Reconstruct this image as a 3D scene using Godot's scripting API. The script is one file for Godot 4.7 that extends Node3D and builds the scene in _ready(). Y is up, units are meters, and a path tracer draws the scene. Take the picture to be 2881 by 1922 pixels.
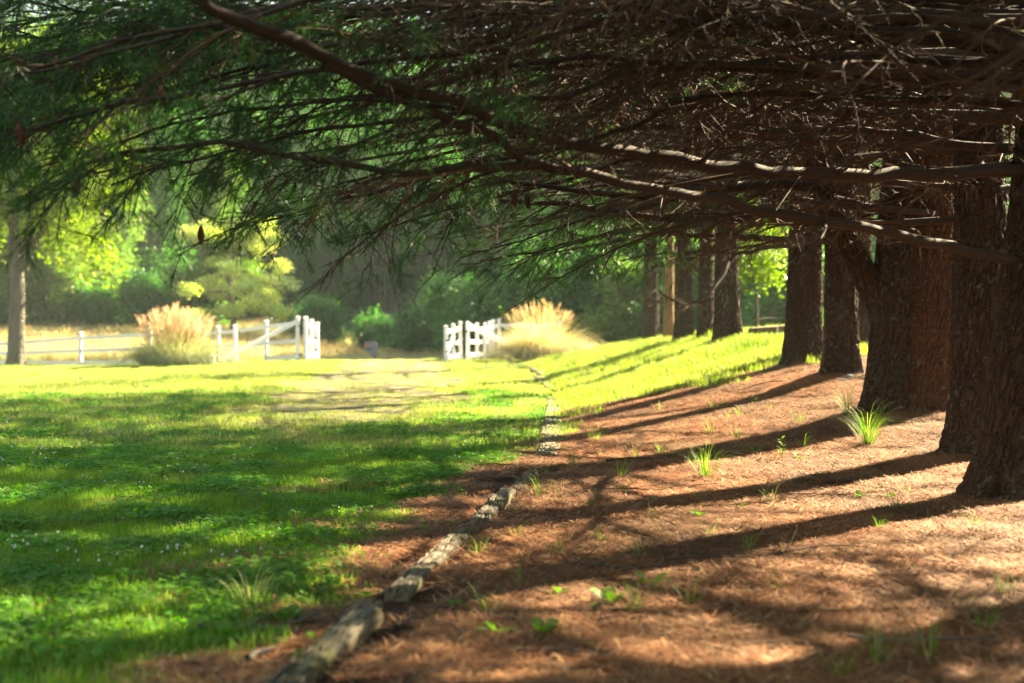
extends Node3D
# A farm drive seen from under a row of old pines, late sun from the far right.
# x is to the right, y up, the view runs along -z; "d" below is distance along the view (z = -d).

const F := 1422.0      # focal length in pixels of a 1024 pixel wide picture
const EYE := 1.5
const HORIZON := 330.0

var rng := RandomNumberGenerator.new()
var n_big := FastNoiseLite.new()
var n_mid := FastNoiseLite.new()
var n_fine := FastNoiseLite.new()
var n_cell := FastNoiseLite.new()
var used := {}
var M := {}
var leaf_mesh := {}

# ------------------------------------------------------------------ mesh collecting
class MB:
	var v := PackedVector3Array()
	var n := PackedVector3Array()
	var c := PackedColorArray()
	var i := PackedInt32Array()
	var smooth := true
	func tri(a: Vector3, b: Vector3, d: Vector3, col: Color) -> void:
		var k := v.size()
		v.append(a); v.append(b); v.append(d)
		c.append(col); c.append(col); c.append(col)
		i.append(k); i.append(k + 1); i.append(k + 2)
	func quad(a: Vector3, b: Vector3, d: Vector3, e: Vector3, col: Color) -> void:
		var k := v.size()
		v.append(a); v.append(b); v.append(d); v.append(e)
		c.append(col); c.append(col); c.append(col); c.append(col)
		i.append(k); i.append(k + 1); i.append(k + 2)
		i.append(k); i.append(k + 2); i.append(k + 3)
	func tube(p: PackedVector3Array, r: PackedFloat32Array, sides: int, col: Color, cap := false) -> void:
		var base := v.size()
		var m := p.size()
		var u := Vector3.ZERO
		for k in m:
			var t: Vector3 = (p[mini(k + 1, m - 1)] - p[maxi(k - 1, 0)]).normalized()
			if k == 0:
				u = t.cross(Vector3(0.31, 0.87, 0.39)).normalized()
			else:
				u = (u - t * u.dot(t)).normalized()
			var w := t.cross(u)
			for s in sides:
				var a := TAU * s / sides
				var o := u * cos(a) + w * sin(a)
				v.append(p[k] + o * r[k])
				n.append(o)
				c.append(col)
		for k in m - 1:
			for s in sides:
				var a := base + k * sides + s
				var b := base + k * sides + (s + 1) % sides
				var d := a + sides
				var e := b + sides
				i.append(a); i.append(d); i.append(b)
				i.append(b); i.append(d); i.append(e)
		if cap:
			for s in range(1, sides - 1):
				var a := base + (m - 1) * sides
				i.append(a); i.append(a + s + 1); i.append(a + s)
	func surface(to: ArrayMesh, mat: Material) -> ArrayMesh:
		if v.is_empty():
			return to
		var a := []
		a.resize(Mesh.ARRAY_MAX)
		a[Mesh.ARRAY_VERTEX] = v
		if n.size() == v.size():
			a[Mesh.ARRAY_NORMAL] = n
		if c.size() == v.size():
			a[Mesh.ARRAY_COLOR] = c
		a[Mesh.ARRAY_INDEX] = i
		to.add_surface_from_arrays(Mesh.PRIMITIVE_TRIANGLES, a)
		to.surface_set_material(to.get_surface_count() - 1, mat)
		return to

func R(a: float, b: float) -> float:
	return rng.randf_range(a, b)

func V(x: float, y: float, z: float) -> Vector3:
	return Vector3(x, y, z)

# a pixel of the 1024 wide photograph and a distance, as a point
func at(x: float, y: float, d: float) -> Vector3:
	return Vector3((x - 512.0) * d / F, EYE + (HORIZON - y) * d / F, -d)

func tab(t: Array, x: float) -> float:
	if x <= t[0][0]:
		return t[0][1]
	for k in range(1, t.size()):
		if x <= t[k][0]:
			var s: float = (x - t[k - 1][0]) / (t[k][0] - t[k - 1][0])
			return lerpf(t[k - 1][1], t[k][1], s)
	return t[-1][1]

# ------------------------------------------------------------------ the lie of the land
const EDGE := [[-40, -3.6], [3, -1.35], [6.04, -0.88], [7.06, -0.745], [9.36, -0.5], [12.5, -0.1], [16, 0.25], [19, 0.49], [25, 0.75], [30, 0.86], [40, 0.72], [52, 0.22], [54, -1.2], [60, -2.0], [90, -2.0]]
const H_LEFT := [[13, 0.0], [30, 0.08], [54, 0.15], [60, 0.35], [85, 1.4], [120, 2.2], [200, 3.0]]
const H_MID := [[13, 0.0], [19, 0.08], [30, 0.19], [46, 0.36], [54, 0.37], [56, 0.3], [60, -0.1], [66, -0.35], [80, -0.6], [120, -0.2], [200, 1.0]]
const H_BANK := [[9, 0.0], [13, 0.0], [15.5, 0.16], [18.5, 0.5], [22, 0.84], [24.5, 0.93], [30, 1.3], [37, 1.35], [47, 1.2], [56, 1.0], [80, 1.0], [120, 1.5], [200, 3.0]]

func edge(d: float) -> float:
	return tab(EDGE, d)

func height(x: float, d: float) -> float:
	var s := smoothstep(-16.0, -5.0, x)
	var h := lerpf(tab(H_LEFT, d), tab(H_MID, d), s)
	var e := edge(d)
	if x > e:
		var b := clampf((x - e) / (5.0 - e), 0.0, 1.0)
		h = lerpf(h, tab(H_BANK, d), b)
		if x > 5.0:
			h += 0.06 * minf(x - 5.0, 8.0)
	h += 0.035 * n_big.get_noise_2d(x * 0.8, d * 0.8)
	return h

func litter(x: float, d: float) -> float:     # 1 where fallen needles cover the ground
	var e := edge(d)
	var w := n_mid.get_noise_2d(x * 1.3, d * 1.3)
	if x > e:
		return smoothstep(1.2, -1.2, d - 22.5 - 0.5 * (x - 1.0) + 2.4 * w)
	var strip := tab([[4, 0.5], [9, 0.5], [13, 0.65], [17, 0.25], [20, -0.3], [30, -1.0]], d)
	return smoothstep(0.25, -0.25, (e - x) - strip - 0.35 * w)

func worn(x: float, d: float) -> float:       # 1 on the dry, driven middle of the drive
	var c := tab([[10, -3.4], [20, -3.0], [30, -3.0], [45, -3.6], [54, -4.8], [70, -5.5]], d)
	var w := n_mid.get_noise_2d(x * 0.7 + 40.0, d * 0.35)
	return smoothstep(2.9, 1.1, absf(x - c) + 1.0 * w) * smoothstep(14.0, 28.0, d + 5.0 * w)

func surface_at(x: float, d: float, li: float) -> float:
	var y := height(x, d)
	if d > 3.5 and d < 34.0:
		y += (0.012 + 0.016 * li) * n_fine.get_noise_2d(x * 0.9, d * 0.9) + 0.01 * li * n_fine.get_noise_2d(x * 3.1, d * 3.1)
	return y

func on_ground(x: float, d: float, up := 0.0) -> Vector3:
	return Vector3(x, surface_at(x, d, litter(x, d)) + up, -d)

# ------------------------------------------------------------------ nodes
func numbered(called: String) -> String:
	var k: int = used.get(called, -1) + 1
	used[called] = k
	return called if k == 0 else "%s_%03d" % [called, k]

func tag(o: Node, label: String, category: String, group := "", kind := "") -> Node:
	if label: o.set_meta("label", label)
	if category: o.set_meta("category", category)
	if group: o.set_meta("group", group)
	if kind: o.set_meta("kind", kind)
	return o

func thing(called: String, label: String, category: String, where: Vector3, group := "", turn := 0.0) -> Node3D:
	var o := Node3D.new()
	o.name = numbered(called)
	add_child(o)
	o.position = where
	o.rotation.y = turn
	tag(o, label, category, group)
	return o

func part(called: String, mesh: Mesh, parent: Node, where := Vector3.ZERO) -> MeshInstance3D:
	var o := MeshInstance3D.new()
	o.name = numbered(called) if parent == self else called
	o.mesh = mesh
	parent.add_child(o, true)
	o.position = where
	return o

func many(called: String, mesh: Mesh, spots: Array, tints: Array, parent: Node) -> MultiMeshInstance3D:
	var mm := MultiMesh.new()
	mm.transform_format = MultiMesh.TRANSFORM_3D
	mm.use_colors = not tints.is_empty()
	mm.mesh = mesh
	mm.instance_count = spots.size()
	for k in spots.size():
		mm.set_instance_transform(k, spots[k])
		if mm.use_colors:
			mm.set_instance_color(k, tints[k])
	var o := MultiMeshInstance3D.new()
	o.name = numbered(called) if parent == self else called
	o.multimesh = mm
	parent.add_child(o, true)
	return o

func one(b: MB, mat: Material) -> ArrayMesh:
	return b.surface(ArrayMesh.new(), mat)

# ------------------------------------------------------------------ materials
func noise_tex(freq: float, lo: float, hi: float, seed_: int, size := 512, kind := FastNoiseLite.TYPE_SIMPLEX_SMOOTH) -> NoiseTexture2D:
	var t := NoiseTexture2D.new()
	var f := FastNoiseLite.new()
	f.noise_type = kind
	f.frequency = freq
	f.fractal_octaves = 4
	f.seed = seed_
	t.noise = f
	t.width = size
	t.height = size
	t.seamless = true
	var g := Gradient.new()
	g.set_color(0, Color(lo, lo, lo))
	g.set_color(1, Color(hi, hi, hi))
	t.color_ramp = g
	return t

func mat(called: String, col := Color.WHITE, rough := 0.85, leaf := Color.BLACK, tex: Texture2D = null, scale := 1.0) -> StandardMaterial3D:
	var m := StandardMaterial3D.new()
	m.resource_name = called
	m.albedo_color = col.linear_to_srgb()
	m.vertex_color_use_as_albedo = true
	m.roughness = rough
	m.metallic_specular = 0.3
	m.cull_mode = BaseMaterial3D.CULL_DISABLED
	if leaf != Color.BLACK:
		m.backlight_enabled = true
		m.backlight = leaf
	if tex:
		m.albedo_texture = tex
		m.uv1_triplanar = true
		m.uv1_world_triplanar = true
		m.uv1_scale = Vector3.ONE * scale
	M[called] = m
	return m

func materials() -> void:
	var grain := noise_tex(0.02, 0.55, 1.0, 3)
	var fine := noise_tex(0.06, 0.5, 1.0, 5)
	var gm := mat("ground", Color.WHITE, 0.95, Color.BLACK, noise_tex(0.045, 0.35, 1.0, 21, 1024), 0.8)
	gm.heightmap_enabled = true
	gm.heightmap_scale = 3.0
	gm.heightmap_texture = noise_tex(0.06, 0.0, 1.0, 22, 1024)
	mat("needle_litter", Color.WHITE, 0.7)
	mat("grass", Color.WHITE, 0.6, Color(0.9, 1.0, 0.55))
	mat("meadow", Color.WHITE, 0.7, Color(1.0, 0.97, 0.75))
	mat("clover", Color.WHITE, 0.55, Color(0.8, 1.0, 0.3))
	mat("flower", Color(0.75, 0.75, 0.68), 0.8, Color(0.5, 0.5, 0.45))
	mat("bark", Color.WHITE, 0.9, Color.BLACK, grain, 2.5)
	mat("wood", Color.WHITE, 0.8, Color.BLACK, fine, 5.0)
	mat("pine_needles", Color.WHITE, 0.45, Color(0.7, 0.9, 0.3))
	mat("leaf", Color.WHITE, 0.5, Color(0.85, 1.0, 0.3))
	mat("wood_leaf", Color.WHITE, 0.45, Color(0.75, 1.0, 0.5))
	mat("straw", Color.WHITE, 0.7, Color(1.0, 0.95, 0.75))
	var vinyl := mat("vinyl", Color(0.8, 0.81, 0.8), 0.4, Color.BLACK, noise_tex(0.01, 0.9, 1.0, 8), 0.7)
	vinyl.metallic_specular = 0.5
	mat("hinge", Color(0.03, 0.03, 0.032), 0.5)
	mat("box_plastic", Color(0.16, 0.18, 0.21), 0.5, Color.BLACK, noise_tex(0.01, 0.85, 1.0, 9), 2.0)
	mat("mark_red", Color(0.42, 0.10, 0.10), 0.6)
	mat("mark_dark", Color(0.03, 0.05, 0.07), 0.6)
	mat("stone", Color(0.35, 0.35, 0.34), 0.9, Color.BLACK, grain, 8.0)

func col(r: float, g: float, b: float, spread := 0.2) -> Color:
	var k := 1.0 + R(-spread, spread)
	return Color(r * k * (1.0 + R(-0.06, 0.06)), g * k, b * k * (1.0 + R(-0.06, 0.06)))

# ------------------------------------------------------------------ ready
func _ready() -> void:
	rng.seed = 20240607
	for f in [[n_big, 0.25, 1], [n_mid, 0.45, 2], [n_fine, 3.0, 3]]:
		f[0].noise_type = FastNoiseLite.TYPE_SIMPLEX_SMOOTH
		f[0].frequency = f[1]
		f[0].seed = f[2]
	n_cell.noise_type = FastNoiseLite.TYPE_CELLULAR
	n_cell.cellular_return_type = FastNoiseLite.RETURN_DISTANCE2_SUB
	n_cell.cellular_jitter = 0.95
	n_cell.fractal_type = FastNoiseLite.FRACTAL_NONE
	n_cell.frequency = 1.0
	n_cell.seed = 7

	camera_and_light()
	materials()
	ground()
	print("ground ", Time.get_ticks_msec())
	pines()
	print("pines ", Time.get_ticks_msec())
	woods()
	print("woods ", Time.get_ticks_msec())
	fences()
	mailbox()
	ornamental_grasses()
	timbers()
	print("things ", Time.get_ticks_msec())
	ground_cover()
	print("cover ", Time.get_ticks_msec())
	small_things()
	print("done ", Time.get_ticks_msec())

func camera_and_light() -> void:
	var cam := Camera3D.new()
	cam.name = "camera"
	cam.position = Vector3(0, EYE, 0)
	cam.rotation.x = -atan(11.5 / F)
	cam.fov = rad_to_deg(2.0 * atan(341.5 / F))
	cam.near = 0.1
	cam.far = 2000.0
	var at_ := CameraAttributesPhysical.new()
	at_.frustum_focal_length = 50.0
	at_.frustum_focus_distance = 13.5
	at_.exposure_aperture = 1.4
	at_.frustum_far = 2000.0
	at_.frustum_near = 0.1
	cam.attributes = at_
	cam.fov = rad_to_deg(2.0 * atan(341.5 / F))
	add_child(cam)

	var env := Environment.new()
	env.background_mode = Environment.BG_SKY
	var sky := Sky.new()
	var sm := ProceduralSkyMaterial.new()
	sm.sky_top_color = Color(0.50, 0.59, 0.66)
	sm.sky_horizon_color = Color(0.86, 0.86, 0.80)
	sm.sky_curve = 0.15
	sm.ground_bottom_color = Color(0.10, 0.12, 0.06)
	sm.ground_horizon_color = Color(0.35, 0.38, 0.3)
	sky.sky_material = sm
	env.sky = sky
	env.background_energy_multiplier = 0.24
	env.tonemap_mode = Environment.TONE_MAPPER_LINEAR
	env.tonemap_exposure = 13.0
	env.fog_enabled = true
	env.fog_density = 0.0004
	env.fog_light_color = Color(0.9, 0.95, 0.92)
	env.sdfgi_enabled = true
	env.ssao_enabled = true
	env.ssil_enabled = true
	var we := WorldEnvironment.new()
	we.name = "world_environment"
	we.environment = env
	add_child(we)

	var sun := DirectionalLight3D.new()
	sun.name = "sun"
	sun.light_energy = 1.6
	sun.light_color = Color(1.0, 0.92, 0.76)
	sun.light_angular_distance = 0.5
	sun.shadow_enabled = true
	add_child(sun)
	var e := deg_to_rad(29.0)
	var to_sun := Vector3(0.74 * cos(e), sin(e), -0.67 * cos(e)).normalized()
	sun.look_at_from_position(Vector3.ZERO, -to_sun, Vector3.UP)

# ------------------------------------------------------------------ ground
func ground() -> void:
	var rows := []
	var d := -60.0
	while d < 4.0:
		rows.append(d)
		d += 2.0
	d = 4.0
	while d < 110.0:
		rows.append(d)
		d *= 1.011
	while d < 1500.0:
		rows.append(d)
		d *= 1.25
	var cols := 361
	var b := MB.new()
	var nr := rows.size()
	for i in nr:
		var dd: float = rows[i]
		var half := 12.0 + absf(dd) * 0.75
		var dense := dd < 30.0
		for j in cols:
			var s := 2.0 * j / (cols - 1) - 1.0
			var x := half * (0.35 * s + 0.65 * s * s * s)
			var li := litter(x, dd)
			var y := surface_at(x, dd, li)
			var wo := worn(x, dd)
			b.v.append(Vector3(x, y, -dd))
			var v := n_mid.get_noise_2d(x * 3.0, dd * 3.0)
			var g := Color(0.09, 0.12, 0.025).lerp(Color(0.13, 0.10, 0.045), clampf(0.5 + v, 0.0, 1.0))
			g = g.lerp(Color(0.48, 0.41, 0.26), wo * 0.8)
			if dd > 56.0 and x < 4.0:
				g = g.lerp(Color(0.38, 0.36, 0.22), smoothstep(56.0, 59.0, dd))
			var l := Color(0.11, 0.043, 0.017).lerp(Color(0.18, 0.078, 0.032), clampf(0.5 + 1.2 * v, 0.0, 1.0))
			b.c.append(g.lerp(l, li))
	for i in nr:
		for j in cols:
			var k := i * cols + j
			var vx := b.v[k + (1 if j < cols - 1 else 0)] - b.v[k - (1 if j > 0 else 0)]
			var vz := b.v[k + (cols if i < nr - 1 else 0)] - b.v[k - (cols if i > 0 else 0)]
			b.n.append(vx.cross(vz).normalized())
	for i in nr - 1:
		for j in cols - 1:
			var a := i * cols + j
			b.i.append(a); b.i.append(a + cols); b.i.append(a + 1)
			b.i.append(a + 1); b.i.append(a + cols); b.i.append(a + cols + 1)
	var o := part("ground", one(b, M.ground), self)
	o.set_meta("kind", "structure")
	o.set_meta("label", "grassy drive and bank of brown pine needles under the trees")

# ------------------------------------------------------------------ pines
# tapered, furrowed stem along a path (height above base -> offset)
func trunk_mesh(r: float, top: float, detail: float, bend: Array, flare: float, seed_: int, tint: Color, lichen := 0.5, barkless := false, from := -0.25) -> ArrayMesh:
	var b := MB.new()
	var sides := int(clampf(TAU * r / (0.0115 * detail), 16, 200))
	var ys := []
	var y := from
	var fine_to := minf(top, 7.2)
	while y < fine_to:
		ys.append(y)
		y += 0.017 * detail
	while y < top:
		ys.append(y)
		y += 0.25
	ys.append(top)
	var s0 := seed_ * 13.7
	for k in ys.size():
		var h: float = ys[k]
		var off := Vector3(tab_x(bend, h, 1), h, tab_x(bend, h, 2))
		var taper := lerpf(1.0, 0.12, clampf(h / top, 0, 1))
		for s in sides:
			var a := TAU * s / sides
			var ca := cos(a)
			var sa := sin(a)
			var fl := flare * exp(-maxf(h + 0.05, 0.0) / 0.32)
			var lobes := 1.0 + fl * (0.55 + 0.45 * sin(a * 4.0 + seed_) + 0.3 * sin(a * 7.0 + 2.0 * seed_))
			var rr := r * taper * lobes * (1.0 + 0.03 * sin(a * 3.0 + seed_ + h * 0.7))
			var X := ca * r
			var Z := sa * r
			var bark := 0.0
			if h < fine_to and not barkless:
				var w1 := n_fine.get_noise_3d(X * 2.2 + s0, h * 1.4, Z * 2.2)
				var cv := n_cell.get_noise_3d(X * 15.0 + s0 + w1 * 1.3, h * 4.8 + w1 * 1.4, Z * 15.0) + 1.0
				bark = smoothstep(0.02, 0.26, cv) * 0.027 + 0.008 * w1
				bark += 0.004 * n_fine.get_noise_3d(X * 9.0 + s0, h * 7.0, Z * 9.0)
			elif barkless:
				bark = 0.01 * n_fine.get_noise_3d(X * 3.0 + s0, h * 0.4, Z * 3.0)
			b.v.append(off + Vector3(ca, 0, sa) * (rr + bark - 0.015))
			var patch := n_mid.get_noise_3d(X * 5.0 + s0, h * 2.2, Z * 5.0)
			var c := tint * (1.0 + 0.35 * patch)
			var li := n_fine.get_noise_3d(X * 4.0 - s0, h * 2.5, Z * 4.0) + 0.45 * n_mid.get_noise_3d(X * 2.0, h * 1.0 + s0, Z * 2.0)
			if li > 0.62 - 0.22 * lichen:
				c = c.lerp(Color(0.19, 0.23, 0.16), 0.75)
			c.a = 1.0
			b.c.append(c)
	for k in ys.size() - 1:
		for s in sides:
			var a := k * sides + s
			var e := k * sides + (s + 1) % sides
			# ring runs from x towards z, which is clockwise seen from above
			b.i.append(a); b.i.append(e); b.i.append(a + sides)
			b.i.append(e); b.i.append(e + sides); b.i.append(a + sides)
	return one(b, M.bark)

func tab_x(t: Array, h: float, k: int) -> float:
	if h <= t[0][0]:
		return t[0][k]
	for q in range(1, t.size()):
		if h <= t[q][0]:
			var s: float = (h - t[q - 1][0]) / (t[q][0] - t[q - 1][0])
			return lerpf(t[q - 1][k], t[q][k], s)
	return t[-1][k]

func curved(p0: Vector3, dir: Vector3, length: float, steps: int, curl: float, droop: float) -> PackedVector3Array:
	var p := PackedVector3Array([p0])
	var d := dir.normalized()
	var axis := Vector3(R(-1, 1), R(-1, 1), R(-1, 1)).normalized()
	for k in steps:
		d = (d.rotated(axis, curl * R(0.4, 1.0) / steps) + Vector3(0, -droop / steps, 0)).normalized()
		p.append(p[-1] + d * length / steps)
	return p

func radii(a: float, b: float, m: int) -> PackedFloat32Array:
	var r := PackedFloat32Array()
	for k in m:
		r.append(lerpf(a, b, float(k) / (m - 1)))
	return r

func tuft(N: MB, p: Vector3, dir: Vector3, count: int, length: float) -> void:
	var tone := col(0.05, 0.105, 0.03, 0.3)
	for k in count:
		var o := Vector3(R(-1, 1), R(-1, 1), R(-1, 1))
		var d := (dir * R(0.25, 1.1) + o * 0.75).normalized()
		var w := d.cross(o).normalized() * R(0.0018, 0.003)
		var l := length * R(0.7, 1.1)
		var q := p - dir * R(0.0, 0.05)
		var mid := q + d * l * 0.55
		var tip := q + d * l + Vector3(0, -0.16 * l, 0)
		N.tri(q - w, q + w, mid + w, tone)
		N.tri(mid + w, mid - w, tip, tone)

func twig(W: MB, N: MB, p0: Vector3, dir: Vector3, length: float, r: float, live: bool, tone: Color) -> void:
	var p := curved(p0, dir, length, 3, R(0.4, 2.2) if not live else R(0.1, 0.7), 0.3 if not live else 0.12)
	W.tube(p, radii(r, r * 0.5, p.size()), 3, tone)
	if live:
		var e := (p[-1] - p[-2]).normalized()
		tuft(N, p[-1], e, 18, 0.12)
		tuft(N, p[-1].lerp(p[1], 0.5), e, 9, 0.11)
	elif rng.randf() < 0.6:
		var q := curved(p[1 + rng.randi() % 2], (dir + Vector3(R(-1, 1), R(-1, 0.5), R(-1, 1))).normalized(), length * R(0.3, 0.8), 3, R(0.3, 1.6), 0.35)
		W.tube(q, radii(r * 0.75, r * 0.4, q.size()), 3, tone)

# a small side shoot with twigs on it
func spray(W: MB, N: MB, p0: Vector3, dir: Vector3, length: float, r: float, live: float, dense: float, tone: Color) -> void:
	var p := curved(p0, dir, length, 4, R(0.2, 1.2), R(0.0, 0.5))
	W.tube(p, radii(r, 0.0035, p.size()), 4, tone)
	var step := 0.11 / dense
	var s := length * R(0.1, 0.25)
	var side := 1.0
	while s < length:
		var f := s / length * 4.0
		var k := mini(int(f), 3)
		var q := p[k].lerp(p[k + 1], f - k)
		var t := (p[k + 1] - p[k]).normalized()
		var lat := t.cross(Vector3.UP).normalized() * side
		var is_live := rng.randf() < live * (0.55 + 0.6 * s / length)
		twig(W, N, q, t * R(0.3, 0.9) + lat * R(0.4, 1.0) + Vector3(0, R(-0.6, 0.4), 0), R(0.1, 0.32) * (1.2 - 0.4 * s / length), R(0.0024, 0.0052), is_live, tone)
		side = -side
		s += step * R(0.6, 1.5)
	if live > 0.4:
		tuft(N, p[-1], (p[-1] - p[-2]).normalized(), 28, 0.12)

# a side branch that carries shoots
func bough(W: MB, N: MB, p0: Vector3, dir: Vector3, length: float, r: float, live0: float, live1: float, dense: float, tone: Color) -> void:
	var m := 7
	var p := curved(p0, dir, length, m, R(0.2, 0.8), R(0.05, 0.35))
	W.tube(p, radii(r, 0.0035, p.size()), 5, tone)
	var s := length * 0.1
	var side := 1.0
	while s < length:
		var u := s / length
		var f := u * m
		var k := mini(int(f), m - 1)
		var q := p[k].lerp(p[k + 1], f - k)
		var t := (p[k + 1] - p[k]).normalized()
		var lat := t.cross(Vector3.UP).normalized() * side
		var live := lerpf(live0, live1, u)
		spray(W, N, q, t * R(0.5, 1.1) + lat * R(0.4, 1.0) + Vector3(0, R(-0.5, 0.3), 0), R(0.2, 0.65) * (1.15 - 0.5 * u), clampf(r * 0.5, 0.0055, 0.009), live, dense, tone)
		side = -side
		s += R(0.1, 0.24) / dense
	spray(W, N, p[m], (p[m] - p[m - 1]).normalized(), R(0.25, 0.5), 0.004, live1, dense, tone)

# a whole limb along +x from the origin: bare, twiggy near the trunk and needled outside
func limb_mesh(length: float, r: float, live_from: float, dense: float, sag: float, seed_: int) -> ArrayMesh:
	rng.seed = 9000 + seed_
	var W := MB.new()
	var N := MB.new()
	var m := 14
	var p := PackedVector3Array()
	var rr := PackedFloat32Array()
	var ph := R(0, 6)
	for k in m:
		var t := float(k) / (m - 1)
		p.append(Vector3(t * length, length * (0.12 * t - sag * t * t) + 0.06 * sin(ph + t * 9.0), length * 0.05 * sin(ph * 2.0 + t * 4.5)))
		rr.append(r * pow(1.0 - t, 0.8) + 0.005)
	W.tube(p, rr, 7, col(0.085, 0.06, 0.04, 0.25))
	limb_growth(W, N, p, rr, length, live_from, dense)
	var out := ArrayMesh.new()
	W.surface(out, M.wood)
	N.n = PackedVector3Array()
	N.surface(out, M.pine_needles)
	return out

func limb_growth(W: MB, N: MB, p: PackedVector3Array, rr: PackedFloat32Array, length: float, live_from: float, dense: float, from := 0.1) -> void:
	var m := p.size()
	var s := length * from
	var side := 1.0
	while s < length * 0.99:
		var f := s / length * (m - 1)
		var k := mini(int(f), m - 2)
		var q := p[k].lerp(p[k + 1], f - k)
		var ax := (p[k + 1] - p[k]).normalized()
		var t := s / length
		var lat := ax.cross(Vector3.UP).normalized() * side
		var live := clampf((t - live_from) / 0.2, 0.0, 1.0)
		var live_tip := clampf((t + 0.12 - live_from) / 0.2, 0.0, 1.0)
		var l := minf((0.28 * length * (1.0 - t) + 0.5) * R(0.4, 1.1), 2.3)
		var tone := col(0.12, 0.07, 0.03, 0.45) if live < 0.5 else col(0.075, 0.05, 0.028, 0.3)
		var dir := ax * R(0.5, 1.2) + lat * R(0.5, 1.0) + Vector3(0, R(-0.4, 0.3), 0)
		if rng.randf() < 0.3:
			spray(W, N, q, dir, R(0.3, 0.9), 0.006, live, dense, tone)
		else:
			bough(W, N, q, dir, l, clampf(rr[k] * 0.42, 0.009, 0.024), live, live_tip, dense, tone)
		side = -side
		s += R(0.14, 0.36) / dense

var limbs_dead := []
var limbs_mixed := []
var limbs_live := []

func limb_kinds() -> void:
	for k in 6:
		limbs_dead.append(limb_mesh([4.4, 5.2, 6.0, 4.8, 6.6, 5.6][k], 0.03 + 0.004 * k, 2.0, 0.6, 0.12 + 0.02 * k, k))
	for k in 7:
		limbs_mixed.append(limb_mesh([6.4, 7.0, 7.8, 6.0, 8.4, 6.6, 7.4][k], 0.045 + 0.003 * k, [0.7, 0.66, 0.74, 0.66, 0.72, 0.76, 0.7][k], 0.68, 0.13 + 0.012 * k, 20 + k))
	for k in 4:
		limbs_live.append(limb_mesh(4.2, 0.05, 0.05, 0.55, 0.02 + 0.05 * k, 40 + k))

func limb_along(T: Node3D, pts: Array, r0: float, r1: float, live_from: float, dense: float, seed_: int, from := 0.12, sides := 9) -> MeshInstance3D:
	# a limb drawn through given points (world), as a part of its tree
	rng.seed = 5000 + seed_
	var cv := Curve3D.new()
	cv.bake_interval = 0.12
	for k in pts.size():
		var a: Vector3 = pts[maxi(k - 1, 0)]
		var b: Vector3 = pts[mini(k + 1, pts.size() - 1)]
		var tan_ := (b - a) / 6.0
		cv.add_point(pts[k], -tan_, tan_)
	var L := cv.get_baked_length()
	var m := int(clampf(L / 0.14, 10, 80))
	var p := PackedVector3Array()
	var rr := PackedFloat32Array()
	for k in m:
		var t := float(k) / (m - 1)
		var q := cv.sample_baked(t * L) - T.position
		q += Vector3(0.03 * n_fine.get_noise_1d(t * L * 0.5 + seed_), 0.045 * n_fine.get_noise_1d(t * L * 0.4 + 50.0 + seed_), 0)
		p.append(q)
		rr.append(lerpf(r0, r1, pow(t, 0.8)) * (1.0 + 0.22 * n_fine.get_noise_1d(t * L * 1.7 + seed_)))
	var W := MB.new()
	var N := MB.new()
	W.tube(p, rr, sides, Color(0.075, 0.048, 0.03), true)
	# snapped-off stubs along the limb
	for k in int(L * 1.2):
		var f := R(0.05, 0.9)
		var i := int(f * (m - 1))
		var o := Vector3(R(-1, 1), R(-0.6, 1), R(-1, 1)).normalized()
		W.tube(PackedVector3Array([p[i], p[i] + o * (rr[i] + R(0.02, 0.09))]), radii(rr[i] * 0.4, rr[i] * 0.22, 2), 5, Color(0.11, 0.075, 0.045), true)
	limb_growth(W, N, p, rr, L, live_from, dense, from)
	var out := ArrayMesh.new()
	W.surface(out, M.wood)
	N.n = PackedVector3Array()
	N.surface(out, M.pine_needles)
	return part("branch", out, T)

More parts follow.
